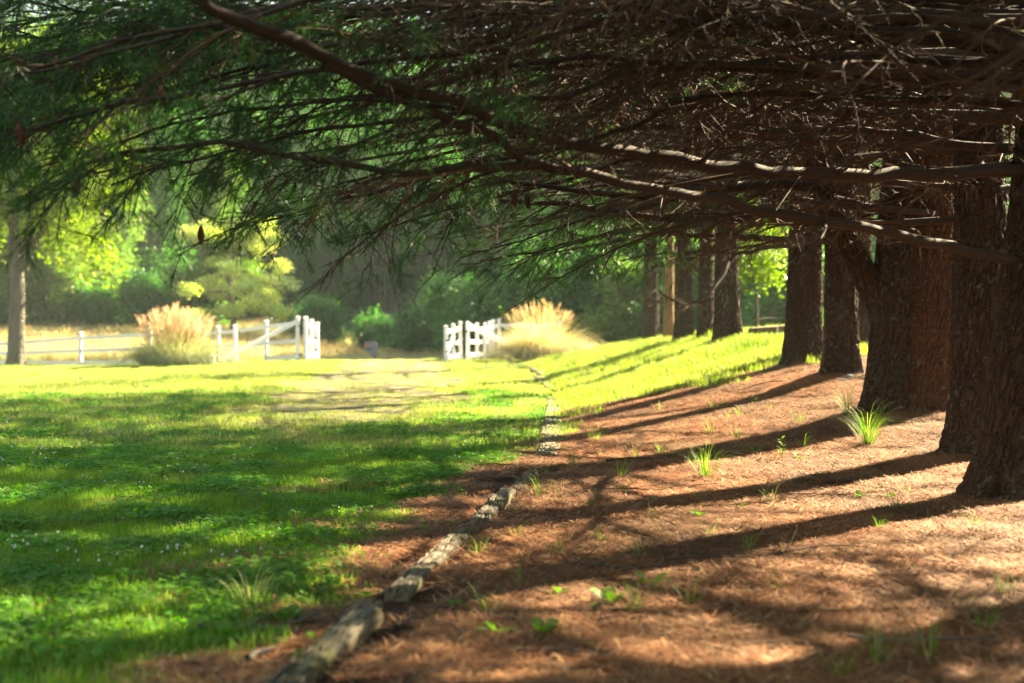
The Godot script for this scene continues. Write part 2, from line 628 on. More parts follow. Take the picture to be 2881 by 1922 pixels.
const PINES := [
	# x, d, radius, top, detail, flare, lowest limb, label
	[4.5, 12.6, 0.32, 15.5, 1.0, 0.75, 2.5, "massive dark pine with flared mossy base, its trunk leaning outward beside the long shadow"],
	[5.06, 15.4, 0.31, 16.0, 1.0, 0.6, 2.45, "dark pine trunk with pale ridged bark, just behind the massive flared pine"],
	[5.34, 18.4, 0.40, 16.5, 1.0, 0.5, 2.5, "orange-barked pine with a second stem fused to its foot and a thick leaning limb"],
	[5.06, 21.8, 0.26, 15.0, 1.1, 0.6, 2.4, "dark pine with grey-green lichen on its lower trunk, beside the forked pine"],
	[5.0, 24.4, 0.31, 16.0, 1.1, 0.55, 2.4, "dark straight pine at the edge of the sunlit bank grass"],
	[4.78, 31.6, 0.28, 15.0, 1.5, 0.5, 3.4, "lichen-spotted pine nearest the cut stump, sunlit down one side"],
	[4.66, 34.3, 0.19, 14.0, 1.8, 0.4, 3.4, "slim lichen-flecked pine beside the lichen-spotted pine near the stump"],
	[4.52, 37.4, 0.24, 14.5, 2.0, 0.4, 3.4, "grey-brown pine standing beside the barkless tan trunk"],
	[4.6, 47.0, 0.26, 14.0, 2.0, 0.4, 3.4, "pine at the far end of the row, next to the ornamental grass by the gate"],
	[6.55, 27.0, 0.27, 15.0, 1.5, 0.4, 3.6, "pine trunk glimpsed through the gap between the lichened pine and the forked pine"],
	[5.2, 9.5, 0.30, 15.5, 2.5, 0.5, 2.75, "pine whose long needled boughs with hanging cones reach right across the drive"],
	[5.3, 6.4, 0.30, 15.5, 3.0, 0.5, 2.9, "pine whose blurred upper boughs cross high above the big dark limbs"],
	[5.1, 3.2, 0.30, 15.5, 3.0, 0.5, 3.0, "near pine of the row whose needled branches overhang the drive"],
	[5.2, 0.2, 0.30, 15.5, 3.0, 0.5, 3.1, "near pine of the row whose needled branches overhang the drive"],
	[10.6, 13.2, 0.30, 15.5, 3.0, 0.5, 3.6, "pine standing apart from the row, its shadow reaching across the needle bank"],
	[10.0, 10.4, 0.28, 14.5, 3.0, 0.5, 3.4, "pine standing apart from the row, its shadow reaching across the needle bank"],
	[5.2, -6.2, 0.30, 15.5, 3.0, 0.5, 3.2, "near pine of the row whose needled branches overhang the drive"],
	[5.2, -9.4, 0.30, 15.5, 3.0, 0.5, 3.2, "near pine of the row whose needled branches overhang the drive"],
	[5.2, -3.0, 0.30, 15.5, 3.0, 0.5, 3.2, "near pine of the row whose needled branches overhang the drive"],
]

func pines() -> void:
	limb_kinds()
	print("limbs ", Time.get_ticks_msec())
	var trees := []
	for k in PINES.size():
		var P: Array = PINES[k]
		rng.seed = 100 + k
		var T := thing("pine_tree", P[7], "tree", on_ground(P[0], P[1]), "pines in the row beside the drive")
		trees.append(T)
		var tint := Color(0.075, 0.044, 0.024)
		var bend := [[0.0, 0.0, 0.0], [16.0, R(-0.25, 0.25), R(-0.2, 0.2)]]
		match k:
			0: bend = [[0.0, -0.05, 0.0], [0.9, 0.02, 0.0], [2.6, 0.2, 0.0], [5.0, 0.34, 0.1], [16.0, 0.3, 0.2]]
			1: bend = [[0.0, 0.0, 0.0], [1.2, 0.0, 0.0], [2.6, 0.02, 0.0], [5.0, -0.06, 0.0], [16.0, 0.1, 0.2]]
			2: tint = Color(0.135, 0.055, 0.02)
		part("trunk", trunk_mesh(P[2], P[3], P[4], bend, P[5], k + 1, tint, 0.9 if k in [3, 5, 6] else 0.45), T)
		if k == 2:
			# the second stem, fused at the foot, and the thick limb that leans away from it
			var st := trunk_mesh(0.28, 15.0, 1.1, [[0.0, -0.5, 0.05], [0.8, -0.46, 0.06], [1.8, -0.42, 0.1], [4.0, -0.3, 0.15], [15.0, 0.1, 0.4]], 0.5, 31, Color(0.075, 0.044, 0.024), 0.9)
			part("second_stem", st, T)
			var ln := trunk_mesh(0.21, 9.0, 1.2, [[0.7, -0.46, 0.0], [1.1, -0.5, 0.0], [1.45, -0.66, 0.03], [1.8, -0.84, 0.1], [2.19, -1.1, 0.2], [2.68, -1.38, 0.35], [3.2, -1.58, 0.6], [3.94, -1.72, 0.8], [4.8, -1.8, 0.9], [9.0, -1.9, 1.0]], 0.0, 33, Color(0.075, 0.044, 0.024), 0.4, false, 0.7)
			part("leaning_limb", ln, T)
		pine_limbs(T, k, P)
	# limbs seen singly in the photograph, through points of their own
	var T1: Node3D = trees[0]
	var T2: Node3D = trees[1]
	var T3: Node3D = trees[2]
	var T4: Node3D = trees[3]
	var T5: Node3D = trees[4]
	limb_along(T1, [at(1050, 172, 12.75), at(1010, 172, 12.45), at(960, 173, 12.1), at(880, 175, 11.6), at(819, 175, 11.2), at(730, 168, 10.6), at(610, 151, 9.9), at(545, 135, 9.5), at(458, 104, 8.9), at(392, 84, 8.5), at(305, 48, 8.0), at(226, 13, 7.5), at(150, -30, 7.1)], 0.064, 0.034, 0.75, 0.4, 1, 0.3)
	limb_along(T1, [at(1045, 270, 12.7), at(1008, 260, 12.45), at(960, 249, 12.2), at(880, 232, 11.6), at(827, 222, 11.2), at(760, 209, 10.8), at(697, 196, 10.3), at(620, 181, 9.8), at(545, 166, 9.4), at(490, 135, 9.1), at(436, 113, 8.8), at(370, 88, 8.4), at(320, 66, 8.1)], 0.054, 0.026, 0.8, 0.4, 2, 0.3)
	limb_along(T1, [at(545, 166, 9.4), at(500, 167, 9.2), at(450, 168, 9.0), at(402, 172, 8.8), at(360, 168, 8.7), at(320, 162, 8.6), at(278, 152, 8.5), at(220, 140, 8.4), at(150, 150, 8.3), at(70, 168, 8.2)], 0.036, 0.01, 0.45, 1.0, 3, 0.1)
	limb_along(T1, [at(820, 187, 11.2), at(760, 186, 11.4), at(690, 190, 11.6), at(640, 196, 11.9), at(560, 190, 12.2), at(500, 180, 12.4)], 0.045, 0.015, 0.7, 0.7, 4)
	limb_along(T3, [at(890, 224, 18.2), at(825, 222, 17.6), at(760, 219, 17.0), at(700, 219, 16.6), at(640, 216, 16.2), at(570, 206, 15.8), at(500, 200, 15.4), at(440, 208, 15.2)], 0.075, 0.02, 0.6, 0.7, 5)
	limb_along(T4, [at(838, 240, 21.6), at(800, 240, 21.0), at(750, 238, 20.4), at(690, 234, 20.0), at(650, 228, 19.7), at(600, 236, 19.4), at(540, 250, 19.1), at(480, 262, 18.9)], 0.06, 0.015, 0.5, 0.7, 6)
	limb_along(T5, [at(806, 243, 24.1), at(780, 246, 23.6), at(760, 249, 23.2), at(740, 253, 22.9), at(700, 252, 22.6), at(660, 254, 22.2), at(620, 262, 21.9)], 0.05, 0.012, 0.55, 0.7, 7)
	limb_along(T2, [at(950, 150, 15.2), at(924, 146, 14.9), at(860, 141, 14.4), at(784, 137, 13.9), at(740, 130, 13.6), at(690, 127, 13.3), at(632, 122, 13.0), at(560, 110, 12.7)], 0.05, 0.018, 0.8, 0.7, 8)
	limb_along(T2, [at(955, 108, 15.2), at(900, 102, 14.8), at(830, 104, 14.3), at(760, 104, 13.9), at(697, 101, 13.5), at(650, 108, 13.2), at(610, 111, 13.0), at(558, 105, 12.7), at(500, 118, 12.4)], 0.07, 0.025, 0.75, 0.7, 9)
	limb_along(T2, [at(960, 66, 15.2), at(924, 65, 14.9), at(850, 61, 14.4), at(776, 76, 13.9), at(720, 83, 13.6), at(654, 91, 13.2), at(600, 84, 12.9), at(566, 78, 12.7), at(500, 92, 12.4), at(430, 100, 12.1)], 0.065, 0.025, 0.75, 0.7, 10)
	limb_along(T3, [at(905, 44, 18.2), at(850, 46, 17.6), at(741, 44, 16.8), at(632, 26, 16.0), at(560, 22, 15.6), at(480, 40, 15.2)], 0.06, 0.02, 0.7, 0.7, 11)
	limb_along(T2, [at(914, 167, 15.0), at(880, 128, 15.4), at(850, 96, 15.8), at(832, 78, 16.1)], 0.034, 0.016, 5.0, 0.4, 12, 0.3)
	limb_along(T5, [at(806, 215, 24.1), at(770, 214, 23.6), at(720, 205, 23.2), at(660, 200, 22.6), at(600, 208, 22.0), at(540, 224, 21.6)], 0.055, 0.015, 0.5, 0.7, 13)
	limb_along(T4, [at(835, 190, 21.6), at(780, 196, 21.0), at(720, 186, 20.4), at(660, 176, 20.0), at(600, 180, 19.6), at(530, 196, 19.2)], 0.06, 0.015, 0.55, 0.7, 14)
	var T0: Node3D = trees[10]
	var TN: Node3D = trees[11]
	var n := 100
	for q in [
			[T0, 3.3, [[700, 20, 9.2], [512, 45, 8.8], [330, 70, 8.5], [170, 95, 8.4], [40, 125, 8.3], [-40, 150, 8.3]], 0.05, 0.55],
			[T0, 3.0, [[700, 70, 9.4], [560, 95, 9.3], [420, 118, 9.2], [300, 135, 9.3], [190, 160, 9.4], [110, 185, 9.5]], 0.045, 0.58],
			[T0, 3.6, [[640, -20, 9.6], [480, 0, 9.9], [330, 20, 10.2], [200, 52, 10.5], [90, 85, 10.8], [10, 110, 11.0]], 0.05, 0.6],
			[T0, 3.2, [[760, 60, 10.4], [600, 110, 11.0], [460, 150, 11.4], [360, 178, 11.6], [290, 200, 11.7], [235, 228, 11.8]], 0.045, 0.66],
			[T0, 2.9, [[760, 95, 10.0], [620, 130, 10.3], [500, 160, 10.5], [400, 185, 10.6], [320, 205, 10.7], [262, 222, 10.8]], 0.04, 0.66],
			[TN, 3.3, [[760, -60, 7.0], [520, -30, 7.4], [330, 0, 7.7], [170, 30, 7.9], [40, 65, 8.0], [-40, 100, 8.1]], 0.045, 0.9],
			[TN, 3.4, [[600, -70, 7.4], [400, -20, 7.8], [230, 20, 8.0], [80, 60, 8.2], [-30, 90, 8.3]], 0.04, 0.6],
			[T0, 3.5, [[560, 10, 8.9], [380, 35, 9.3], [220, 62, 9.6], [90, 100, 9.8], [0, 135, 10.0]], 0.04, 0.6],
			[T0, 3.1, [[600, 60, 9.3], [440, 85, 9.6], [300, 105, 9.8], [170, 125, 9.9], [60, 160, 10.0]], 0.04, 0.6],
			[T0, 3.8, [[560, -40, 10.2], [400, -10, 10.6], [260, 25, 11.0], [130, 60, 11.3], [20, 100, 11.5]], 0.04, 0.6],
			[T0, 3.3, [[500, 70, 11.0], [380, 100, 11.5], [270, 130, 11.8], [180, 150, 12.0], [110, 172, 12.1]], 0.04, 0.6],
			[T1, 3.1, [[820, 130, 12.5], [680, 150, 12.7], [560, 180, 12.9], [470, 205, 13.0], [400, 225, 13.1], [350, 242, 13.2]], 0.045, 0.62],
			[T1, 3.4, [[840, 90, 12.9], [690, 110, 13.4], [560, 140, 13.8], [440, 170, 14.1], [340, 200, 14.3], [260, 215, 14.5]], 0.045, 0.6],
			[T2, 3.0, [[820, 180, 15.6], [700, 195, 15.8], [600, 215, 16.0], [520, 240, 16.1], [460, 258, 16.2]], 0.045, 0.5],
			[T3, 2.9, [[800, 190, 18.4], [700, 210, 18.3], [610, 232, 18.2], [550, 252, 18.1], [500, 266, 18.0]], 0.045, 0.45],
			[T4, 2.9, [[760, 210, 21.4], [690, 225, 21.2], [630, 245, 21.0], [585, 262, 20.8]], 0.04, 0.45]]:
		n += 1
		var tr: Node3D = q[0]
		var pts := [tr.position + Vector3(-0.1, q[1] - tr.position.y, 0)]
		for v in q[2]:
			pts.append(at(v[0], v[1], v[2]))
		limb_along(tr, pts, q[3], 0.008, q[4], 0.85 if tr != TN else 0.6, n, 0.15)
	for v in 10:
		rng.seed = 6100 + v
		var tr: Node3D = T0
		var dd := R(9.2, 11.5)
		var y0 := R(-40, 40)
		var pts := [tr.position + Vector3(-0.1, R(3.0, 3.7) - tr.position.y, 0)]
		for x in [620, 470, 340, 230, 120, 30, -60]:
			y0 += R(-14, 42)
			dd += R(-0.25, 0.3)
			pts.append(at(x + R(-30, 30), y0 - 30.0, dd))
		limb_along(tr, pts, 0.036, 0.008, R(0.58, 0.7), 1.0, 300 + v, 0.3)
	# drooping bare boughs of the far group
	limb_along(trees[5], [at(728, 262, 31.3), at(718, 282, 30.9), at(706, 296, 30.6), at(690, 303, 30.4), at(672, 300, 30.2), at(655, 290, 30.0)], 0.05, 0.02, 5.0, 0.9, 15, 0.5)
	limb_along(trees[6], [at(700, 272, 34.1), at(682, 258, 33.8), at(664, 250, 33.6)], 0.05, 0.03, 5.0, 0.6, 16, 0.4)
	# the barkless tan trunk among the far pines
	var S := thing("dead_pine", "barkless tan dead pine trunk among the far lichen-flecked pines", "tree", on_ground(4.5, 41.0))
	part("trunk", trunk_mesh(0.17, 9.0, 2.0, [[0, 0, 0], [9, 0.15, 0]], 0.3, 44, Color(0.36, 0.21, 0.10), 0.0, true), S)
	hanging_cones(trees)

func pine_limbs(T: Node3D, k: int, P: Array) -> void:
	var d: float = P[1]
	var low: float = P[6]
	rng.seed = 700 + k * 17
	var far := d > 29.0
	var h := low + 0.05
	var turn := R(0, TAU)
	# boughs up to the height that the picture shows: bare below and towards the sun, needled over the drive
	var zone := minf(low + (2.4 if far else 4.2), EYE + HORIZON * maxf(d, 5.0) / F + 0.5)
	while h < zone:
		for q in 4:
			turn += TAU / 5.0 + R(-0.35, 0.35)
			var to_sun := cos(turn - 0.8)       # 1 towards the sun, which is right and away
			if to_sun > 0.3 and h < 5.2 and rng.randf() < 0.85 and P[0] < 9.0:
				continue
			var over := -cos(turn)              # 1 straight over the drive
			var tip_d := d + 7.0 * sin(turn)
			var near := d < 17.0 and over > -0.3 and tip_d > 0.5
			if k >= 10 and near and P[0] < 9.0:
				continue                        # these few are drawn one by one below
			if k <= 1 and sin(turn) < -0.15 and rng.randf() < 0.7:
				continue
			var mesh: Mesh
			var size := R(0.85, 1.1)
			if over > 0.45 and (not near or (P[0] - 7.0 * over) / tip_d < -0.05):
				mesh = limbs_mixed[rng.randi() % limbs_mixed.size()]
				if far: size *= 0.6
			else:
				mesh = limbs_dead[rng.randi() % limbs_dead.size()]
				if far: size *= 0.7
			var o := part("branch", mesh, T, Vector3(0, h + R(-0.12, 0.15), 0))
			o.rotation = Vector3(R(-0.12, 0.12), turn, R(-0.04, 0.06) + 0.03 * (h - low))
			o.scale = Vector3.ONE * size
		h += 0.4
	# the live crown above
	var spots := []
	var top: float = P[3]
	h = maxf(zone, low + 1.9) + 0.15 if k > 4 else maxf(zone, 7.0)
	while h < top - 0.4:
		var f := (h - low) / (top - low)
		for q in 7:
			turn += TAU / 7.0 + R(-0.3, 0.3)
			if P[0] < 9.0 and cos(turn - 0.8) > 0.0 and rng.randf() < (1.0 if h < 5.6 else 0.8 if h < 8.5 else 0.4):
				continue                        # thinner towards the sun
			var size := lerpf((1.9 if k > 9 else 1.45) if cos(turn) < 0.2 else 1.1, 0.25, f) * R(0.8, 1.1)
			var bs := Basis.from_euler(Vector3(R(-0.2, 0.2), turn, R(-0.02, 0.2) + 0.2 * f)).scaled(Vector3.ONE * size)
			spots.append(Transform3D(bs, Vector3(0, h + R(-0.2, 0.2), 0)))
		h += 0.55 if h < low + 4.5 or k <= 4 else 0.95
	var o := many("crown", limbs_live[k % limbs_live.size()], spots, [], T)
	o.set_meta("kind", "stuff")

func hanging_cones(trees: Array) -> void:
	var b := MB.new()
	rng.seed = 4242
	# a slender closed cone with scales, hanging from the origin
	for ring in 12:
		var y := -0.012 - ring * 0.011
		var r := 0.021 * sin(PI * (0.12 + 0.8 * ring / 11.0)) + 0.004
		for s in 7:
			var a := TAU * (s + 0.5 * (ring % 2)) / 7.0
			var o := Vector3(cos(a), 0, sin(a))
			var w := Vector3(-sin(a), 0, cos(a)) * r * 0.55
			var p := o * r * 0.5 + Vector3(0, y + 0.012, 0)
			var q := o * (r + 0.004) + Vector3(0, y - 0.006, 0)
			var c := col(0.26, 0.10, 0.045, 0.25)
			b.quad(p - w, p + w, q + w * 0.8, q - w * 0.8, c)
	b.tri(V(-0.003, 0.02, 0), V(0.003, 0.02, 0), V(0, -0.02, 0), Color(0.1, 0.07, 0.04))
	var mesh := one(b, M.wood)
	var spots := [[19, 133, 8.2], [46, 122, 9.0], [78, 188, 9.5], [213, 181, 10.0], [201, 236, 10.5], [514, 201, 12.0], [527, 203, 12.2], [161, 96, 8.6], [468, 178, 13.0]]
	for s in spots:
		var T: Node3D = trees[10] if s[2] < 11.0 else trees[0]
		var p := at(s[0], s[1] - 10, s[2])
		var o := part("pine_cone", mesh, T, p - T.position)
		o.rotation = Vector3(R(-0.15, 0.15), R(0, 6), R(-0.2, 0.2))

# ------------------------------------------------------------------ broadleaved trees and shrubs
func leaf_clump(called: String, leaves: int, size: float, spread: float, c: Color, narrow := 0.6) -> ArrayMesh:
	if leaf_mesh.has(called):
		return leaf_mesh[called]
	var b := MB.new()
	for k in leaves:
		var p := Vector3(R(-1, 1), R(-0.6, 0.6), R(-1, 1)) * spread
		var d := (Vector3(R(-1, 1), R(-0.7, 0.3), R(-1, 1))).normalized()
		var up := Vector3(R(-0.5, 0.5), 1, R(-0.5, 0.5)).normalized()
		var w := d.cross(up).normalized() * size * narrow * 0.5
		var l := size * R(0.7, 1.2)
		var t := col(c.r, c.g, c.b, 0.3)
		var mid := p + d * l * 0.5 + up * size * 0.06
		b.quad(p, mid + w, p + d * l, mid - w, t)
	leaf_mesh[called] = one(b, M.leaf if called in ["lime", "cream"] else M.wood_leaf)
	return leaf_mesh[called]

func crown_spots(blobs: Array, count: int, size := 1.0) -> Array:
	# clumps through the volume of several ellipsoids, thicker towards their outside
	var total := 0.0
	for q in blobs:
		total += q[1].x * q[1].y * q[1].z
	var spots := []
	for q in blobs:
		var m := int(count * q[1].x * q[1].y * q[1].z / total)
		for k in m:
			var o := Vector3(R(-1, 1), R(-1, 1), R(-1, 1))
			if o.length() < 0.05: continue
			o = o.normalized() * pow(rng.randf(), 0.42)
			var p: Vector3 = q[0] + o * q[1]
			if n_mid.get_noise_3d(p.x * 1.2, p.y * 1.6, p.z * 1.2) < -0.22: continue
			spots.append(Transform3D(Basis.from_euler(Vector3(R(-0.5, 0.5), R(0, TAU), R(-0.5, 0.5))).scaled(Vector3.ONE * size * R(0.7, 1.3)), p))
	return spots

func tints(n: int, spread := 0.3) -> Array:
	var t := []
	for k in n:
		var s := 1.0 + R(-spread, spread)
		t.append(Color(s * (1.0 + R(-0.12, 0.12)), s, s * (1.0 + R(-0.1, 0.1))))
	return t

func leafy(called: String, label: String, category: String, group: String, x: float, d: float, top: float, radius: float, base: float, clump: String, count: int, trunk_r := 0.2, tone := Color(0.13, 0.11, 0.085), size := 1.0, squat := false) -> Node3D:
	var T := thing(called, label, category, on_ground(x, d), group)
	var W := MB.new()
	var lean := R(-0.6, 0.6)
	var p := PackedVector3Array()
	for k in 7:
		var t := k / 6.0
		p.append(Vector3(lean * t * t + 0.1 * sin(t * 5.0 + x), -0.3 + t * (top * 0.82 + 0.3), 0.2 * sin(t * 3.0 + d)))
	W.tube(p, radii(trunk_r * 1.15, trunk_r * 0.2, 7), 9, tone)
	for q in 7:
		var h := R(0.25, 0.75)
		var a := R(0, TAU)
		var lp := curved(p[int(h * 6)], Vector3(cos(a), R(0.3, 0.9), sin(a)), radius * R(0.7, 1.1), 5, 0.5, 0.15)
		W.tube(lp, radii(trunk_r * 0.35, trunk_r * 0.06, lp.size()), 6, tone)
	part("trunk" if not squat else "stem", one(W, M.bark), T)
	var blobs := []
	var nb := 9 if not squat else 6
	for q in nb:
		var f := float(q) / (nb - 1)
		var y := lerpf(base + radius * 0.25, top - radius * 0.35, f)
		var rad := radius * (1.0 - 0.45 * absf(f - 0.35)) * R(0.5, 0.75)
		var a := R(0, TAU)
		var off := radius * R(0.25, 0.55) * (1.0 - 0.5 * f)
		blobs.append([Vector3(cos(a) * off + lean * f, y, sin(a) * off), Vector3(rad, rad * R(0.55, 0.8), rad)])
	var spots := crown_spots(blobs, count, size)
	var o := many("crown" if not squat else "foliage", leaf_mesh[clump], spots, tints(spots.size()), T)
	o.set_meta("kind", "stuff")
	return T

func woods() -> void:
	rng.seed = 31
	leaf_clump("lime", 22, 0.2, 0.5, Color(0.24, 0.30, 0.02))
	leaf_clump("mid", 22, 0.23, 0.65, Color(0.105, 0.205, 0.065))
	leaf_clump("deep", 22, 0.24, 0.7, Color(0.10, 0.20, 0.07))
	leaf_clump("cream", 24, 0.18, 0.4, Color(0.68, 0.64, 0.36))
	leaf_clump("pale", 22, 0.21, 0.6, Color(0.23, 0.28, 0.09))
	leaf_clump("far", 26, 0.5, 1.4, Color(0.10, 0.20, 0.075))

	# the lime tree in front of the fence, its forked grey trunk built by hand
	var L := thing("lime_leaved_tree", "tree with furrowed grey forked trunk and bright lime leaves in front of the fence", "tree", on_ground(-18.3, 52.6))
	part("trunk", trunk_mesh(0.315, 12.0, 1.8, [[0, -0.05, 0], [3.0, 0.02, 0], [5.0, -0.1, 0], [12, -0.3, 0]], 0.35, 61, Color(0.27, 0.24, 0.19), 0.7), L)
	var W := MB.new()
	for q in [[at(24, 268, 52.6), at(33, 245, 52.4), at(48, 222, 52.3), at(60, 205, 52.2), at(72, 190, 52.0)], [at(20, 250, 52.6), at(30, 238, 52.0), at(28, 215, 51.6)], [at(16, 232, 52.6), at(6, 214, 52.8), at(2, 196, 53.0)], [at(20, 214, 52.6), at(34, 206, 52.2), at(44, 196, 52.0)]]:
		var p := PackedVector3Array()
		for v in q: p.append(v - L.position)
		W.tube(p, radii(0.17, 0.06, p.size()), 9, Color(0.27, 0.23, 0.17))
	part("limb", one(W, M.bark), L)
	var blobs := [[V(1.2, 6.4, 0), V(2.3, 1.5, 2)], [V(-1.6, 6.6, 0), V(2.0, 1.6, 2)], [V(2.3, 4.8, 0.3), V(1.5, 1.0, 1.4)], [V(-2.0, 5.0, -0.5), V(1.7, 1.0, 1.5)], [V(0.4, 8.6, 0), V(3.2, 1.8, 2.8)], [V(2.6, 3.9, -0.2), V(0.9, 0.8, 0.9)], [V(0.2, 5.4, -1.8), V(1.6, 0.9, 1.0)], [V(3.0, 7.6, 0), V(1.6, 1.5, 1.6)], [V(0.5, 10.6, 0), V(4.2, 2.0, 3.2)], [V(-2.5, 9.0, 0), V(2.5, 2.0, 2.5)]]
	var spots := crown_spots(blobs, 2200)
	many("crown", leaf_mesh["lime"], spots, tints(spots.size()), L).set_meta("kind", "stuff")

	# the cream blossomed tree behind the left gate wing
	var C := thing("flowering_tree", "spreading pale cream-yellow tree in flower at the dark wood's edge", "tree", on_ground(-14.4, 73.0))
	W = MB.new()
	var p0 := PackedVector3Array([V(0, -0.3, 0), V(0.1, 1.2, 0), V(-0.1, 2.6, 0.1), V(0.1, 4.5, 0), V(0, 6.5, 0)])
	W.tube(p0, radii(0.2, 0.05, 5), 8, Color(0.2, 0.17, 0.13))
	for q in 12:
		var a := R(0, TAU)
		var lp := curved(p0[1 + q % 3], Vector3(cos(a), R(0.1, 0.6), sin(a)), R(1.8, 3.2), 5, 0.6, 0.2)
		W.tube(lp, radii(0.06, 0.015, lp.size()), 5, Color(0.22, 0.19, 0.15))
	part("trunk", one(W, M.bark), C)
	blobs = []
	for q in 30:
		var a := R(0, TAU)
		var f := R(0.12, 1.0)
		var rad := 3.4 * sqrt(maxf(1.0 - pow(f - 0.25, 2.0) / 0.62, 0.03))
		blobs.append([V(cos(a) * rad * R(0.5, 1.0), 0.7 + f * 5.8, sin(a) * rad * R(0.5, 1.0)), V(R(0.5, 0.9), R(0.22, 0.36), R(0.5, 0.9))])
	spots = crown_spots(blobs, 1500, 0.8)
	many("crown", leaf_mesh["cream"], spots, tints(spots.size(), 0.25), C).set_meta("kind", "stuff")

	# the wood's edge: taller trees behind the meadow, left to right
	var gl := "trees along the edge of the wood"
	var n := 0
	for q in [[-33.0, 88.0, 17.0, 4.2, "mid"], [-29.5, 80.0, 14.0, 3.4, "lime"], [-27.0, 109.0, 19.5, 5.0, "deep"], [-24.5, 84.0, 13.0, 3.0, "pale"], [-21.8, 90.0, 19.0, 4.2, "mid"], [-19.6, 100.0, 16.5, 3.7, "deep"], [-17.6, 112.0, 19.5, 5.1, "deep"], [-16.5, 80.0, 10.5, 2.6, "pale"], [-13.0, 107.0, 19.0, 4.6, "mid"], [-26.0, 79.0, 11.0, 2.6, "pale"],
			[-9.0, 113.0, 19.5, 5.3, "deep"], [-6.5, 107.0, 19.5, 4.5, "deep"], [-4.2, 115.0, 19.5, 5.1, "deep"], [-2.0, 108.0, 19.5, 4.5, "deep"], [0.5, 114.0, 19.5, 5.1, "deep"], [2.6, 84.0, 17.0, 3.6, "mid"], [5.5, 92.0, 21.0, 4.4, "mid"], [8.5, 84.0, 18.0, 3.8, "mid"], [11.5, 111.0, 19.5, 5.1, "deep"], [13.8, 80.0, 16.0, 3.6, "mid"], [17.5, 90.0, 21.0, 4.6, "mid"], [20.0, 78.0, 15.0, 3.8, "pale"], [24.0, 86.0, 20.0, 4.8, "mid"], [29.0, 82.0, 18.0, 4.6, "mid"], [34.0, 107.0, 19.5, 5.5, "deep"]]:
		var tall: bool = q[4] == "deep"
		var lab: String = {"mid": "mid-green leafy tree standing at the edge of the wood", "deep": "tall dark green tree standing deep in the wood", "pale": "pale yellowish-green tree fronting the wood beyond the meadow", "lime": "bright lime-green tree at the edge of the wood behind the forked grey tree"}[q[4]]
		leafy("woodland_tree", lab, "tree", gl, q[0], q[1], q[2], q[3], 2.4 if tall else 1.0, q[4], 1900, 0.22 if tall else 0.18, Color(0.10, 0.085, 0.07))
		n += 1
	# bare slender trunks standing dark under the deep wood
	for k in 16:
		var x := R(-13.0, 3.0)
		var d := R(96.0, 108.0)
		leafy("slender_tree", "slender dark bare-trunked tree in the deep shade of the wood", "tree", "slender trunks in the deep shade", x, d, R(13, 17), 2.0, 9.0, "deep", 260, R(0.10, 0.2), Color(0.085, 0.07, 0.06))
	# shrubs behind the right gate and behind the far pines
	var gs := "shrubs along the wood's foot"
	for q in [[-4.6, 70.0, 3.2, 2.0, "deep"], [-2.6, 67.0, 4.6, 2.2, "mid"], [-1.4, 63.5, 4.0, 1.9, "mid"], [0.4, 65.0, 5.6, 2.3, "mid"], [1.8, 61.0, 4.2, 2.0, "deep"], [3.4, 63.0, 5.2, 2.2, "mid"], [4.6, 58.0, 3.6, 1.7, "pale"], [5.6, 61.0, 5.2, 2.2, "mid"], [7.4, 56.0, 4.2, 1.9, "mid"], [8.8, 60.0, 5.6, 2.4, "deep"], [10.2, 53.0, 4.4, 2.0, "mid"], [11.6, 58.0, 5.2, 2.4, "deep"], [13.6, 50.0, 4.0, 2.0, "mid"], [15.6, 56.0, 5.5, 2.6, "mid"], [18.4, 52.0, 5.0, 2.4, "deep"], [22.0, 56.0, 5.2, 2.6, "mid"],
			[-31.0, 77.0, 3.0, 2.2, "mid"], [-27.5, 79.0, 3.4, 2.2, "deep"], [-24.0, 80.0, 3.0, 2.0, "deep"], [-20.5, 79.5, 3.6, 2.2, "deep"], [-17.8, 79.0, 3.2, 2.0, "mid"], [-11.2, 81.0, 2.8, 1.8, "deep"], [-7.6, 84.0, 2.6, 1.8, "deep"]]:
		var lab: String = {"mid": "mid-green leafy shrub at the foot of the wood", "deep": "dark green leafy shrub at the foot of the wood", "pale": "pale sunlit shrub between the plumed grass and the far pines"}[q[4]]
		leafy("shrub", lab, "shrub", gs, q[0], q[1], q[2], q[3], 0.0, q[4], 850, 0.06, Color(0.14, 0.11, 0.08), 0.85, true)
	# bright young leaves beside the far pines
	leafy("sapling", "young tree with bright yellow-green leaf sprays beside the lichen-spotted pine", "tree", "", 6.6, 39.0, 4.3, 1.1, 1.2, "lime", 160, 0.04, Color(0.14, 0.11, 0.08), 0.8)
	# the wood going on behind, a mass
	spots = []
	for k in 15000:
		var x := R(-75, 75)
		var d := R(124, 170)
		spots.append(Transform3D(Basis.from_euler(Vector3(R(-0.6, 0.6), R(0, TAU), R(-0.6, 0.6))).scaled(Vector3.ONE * R(0.9, 1.9)), Vector3(x, height(x, d) + pow(rng.randf(), 1.2) * 28.0, -d)))
	var fw := many("far_woodland", leaf_mesh["far"], spots, tints(spots.size()), self)
	tag(fw, "dense green wood going on behind the nearer trees", "woodland", "", "stuff")

# ------------------------------------------------------------------ white fences and gates
func box(b: MB, c: Vector3, s: Vector3, bev := 0.008) -> void:
	# chamfered box: three crossing slabs of faces joined by bevels
	var h := s * 0.5
	bev = minf(bev, minf(h.x, minf(h.y, h.z)) * 0.8)
	prism(b, c, h, bev)

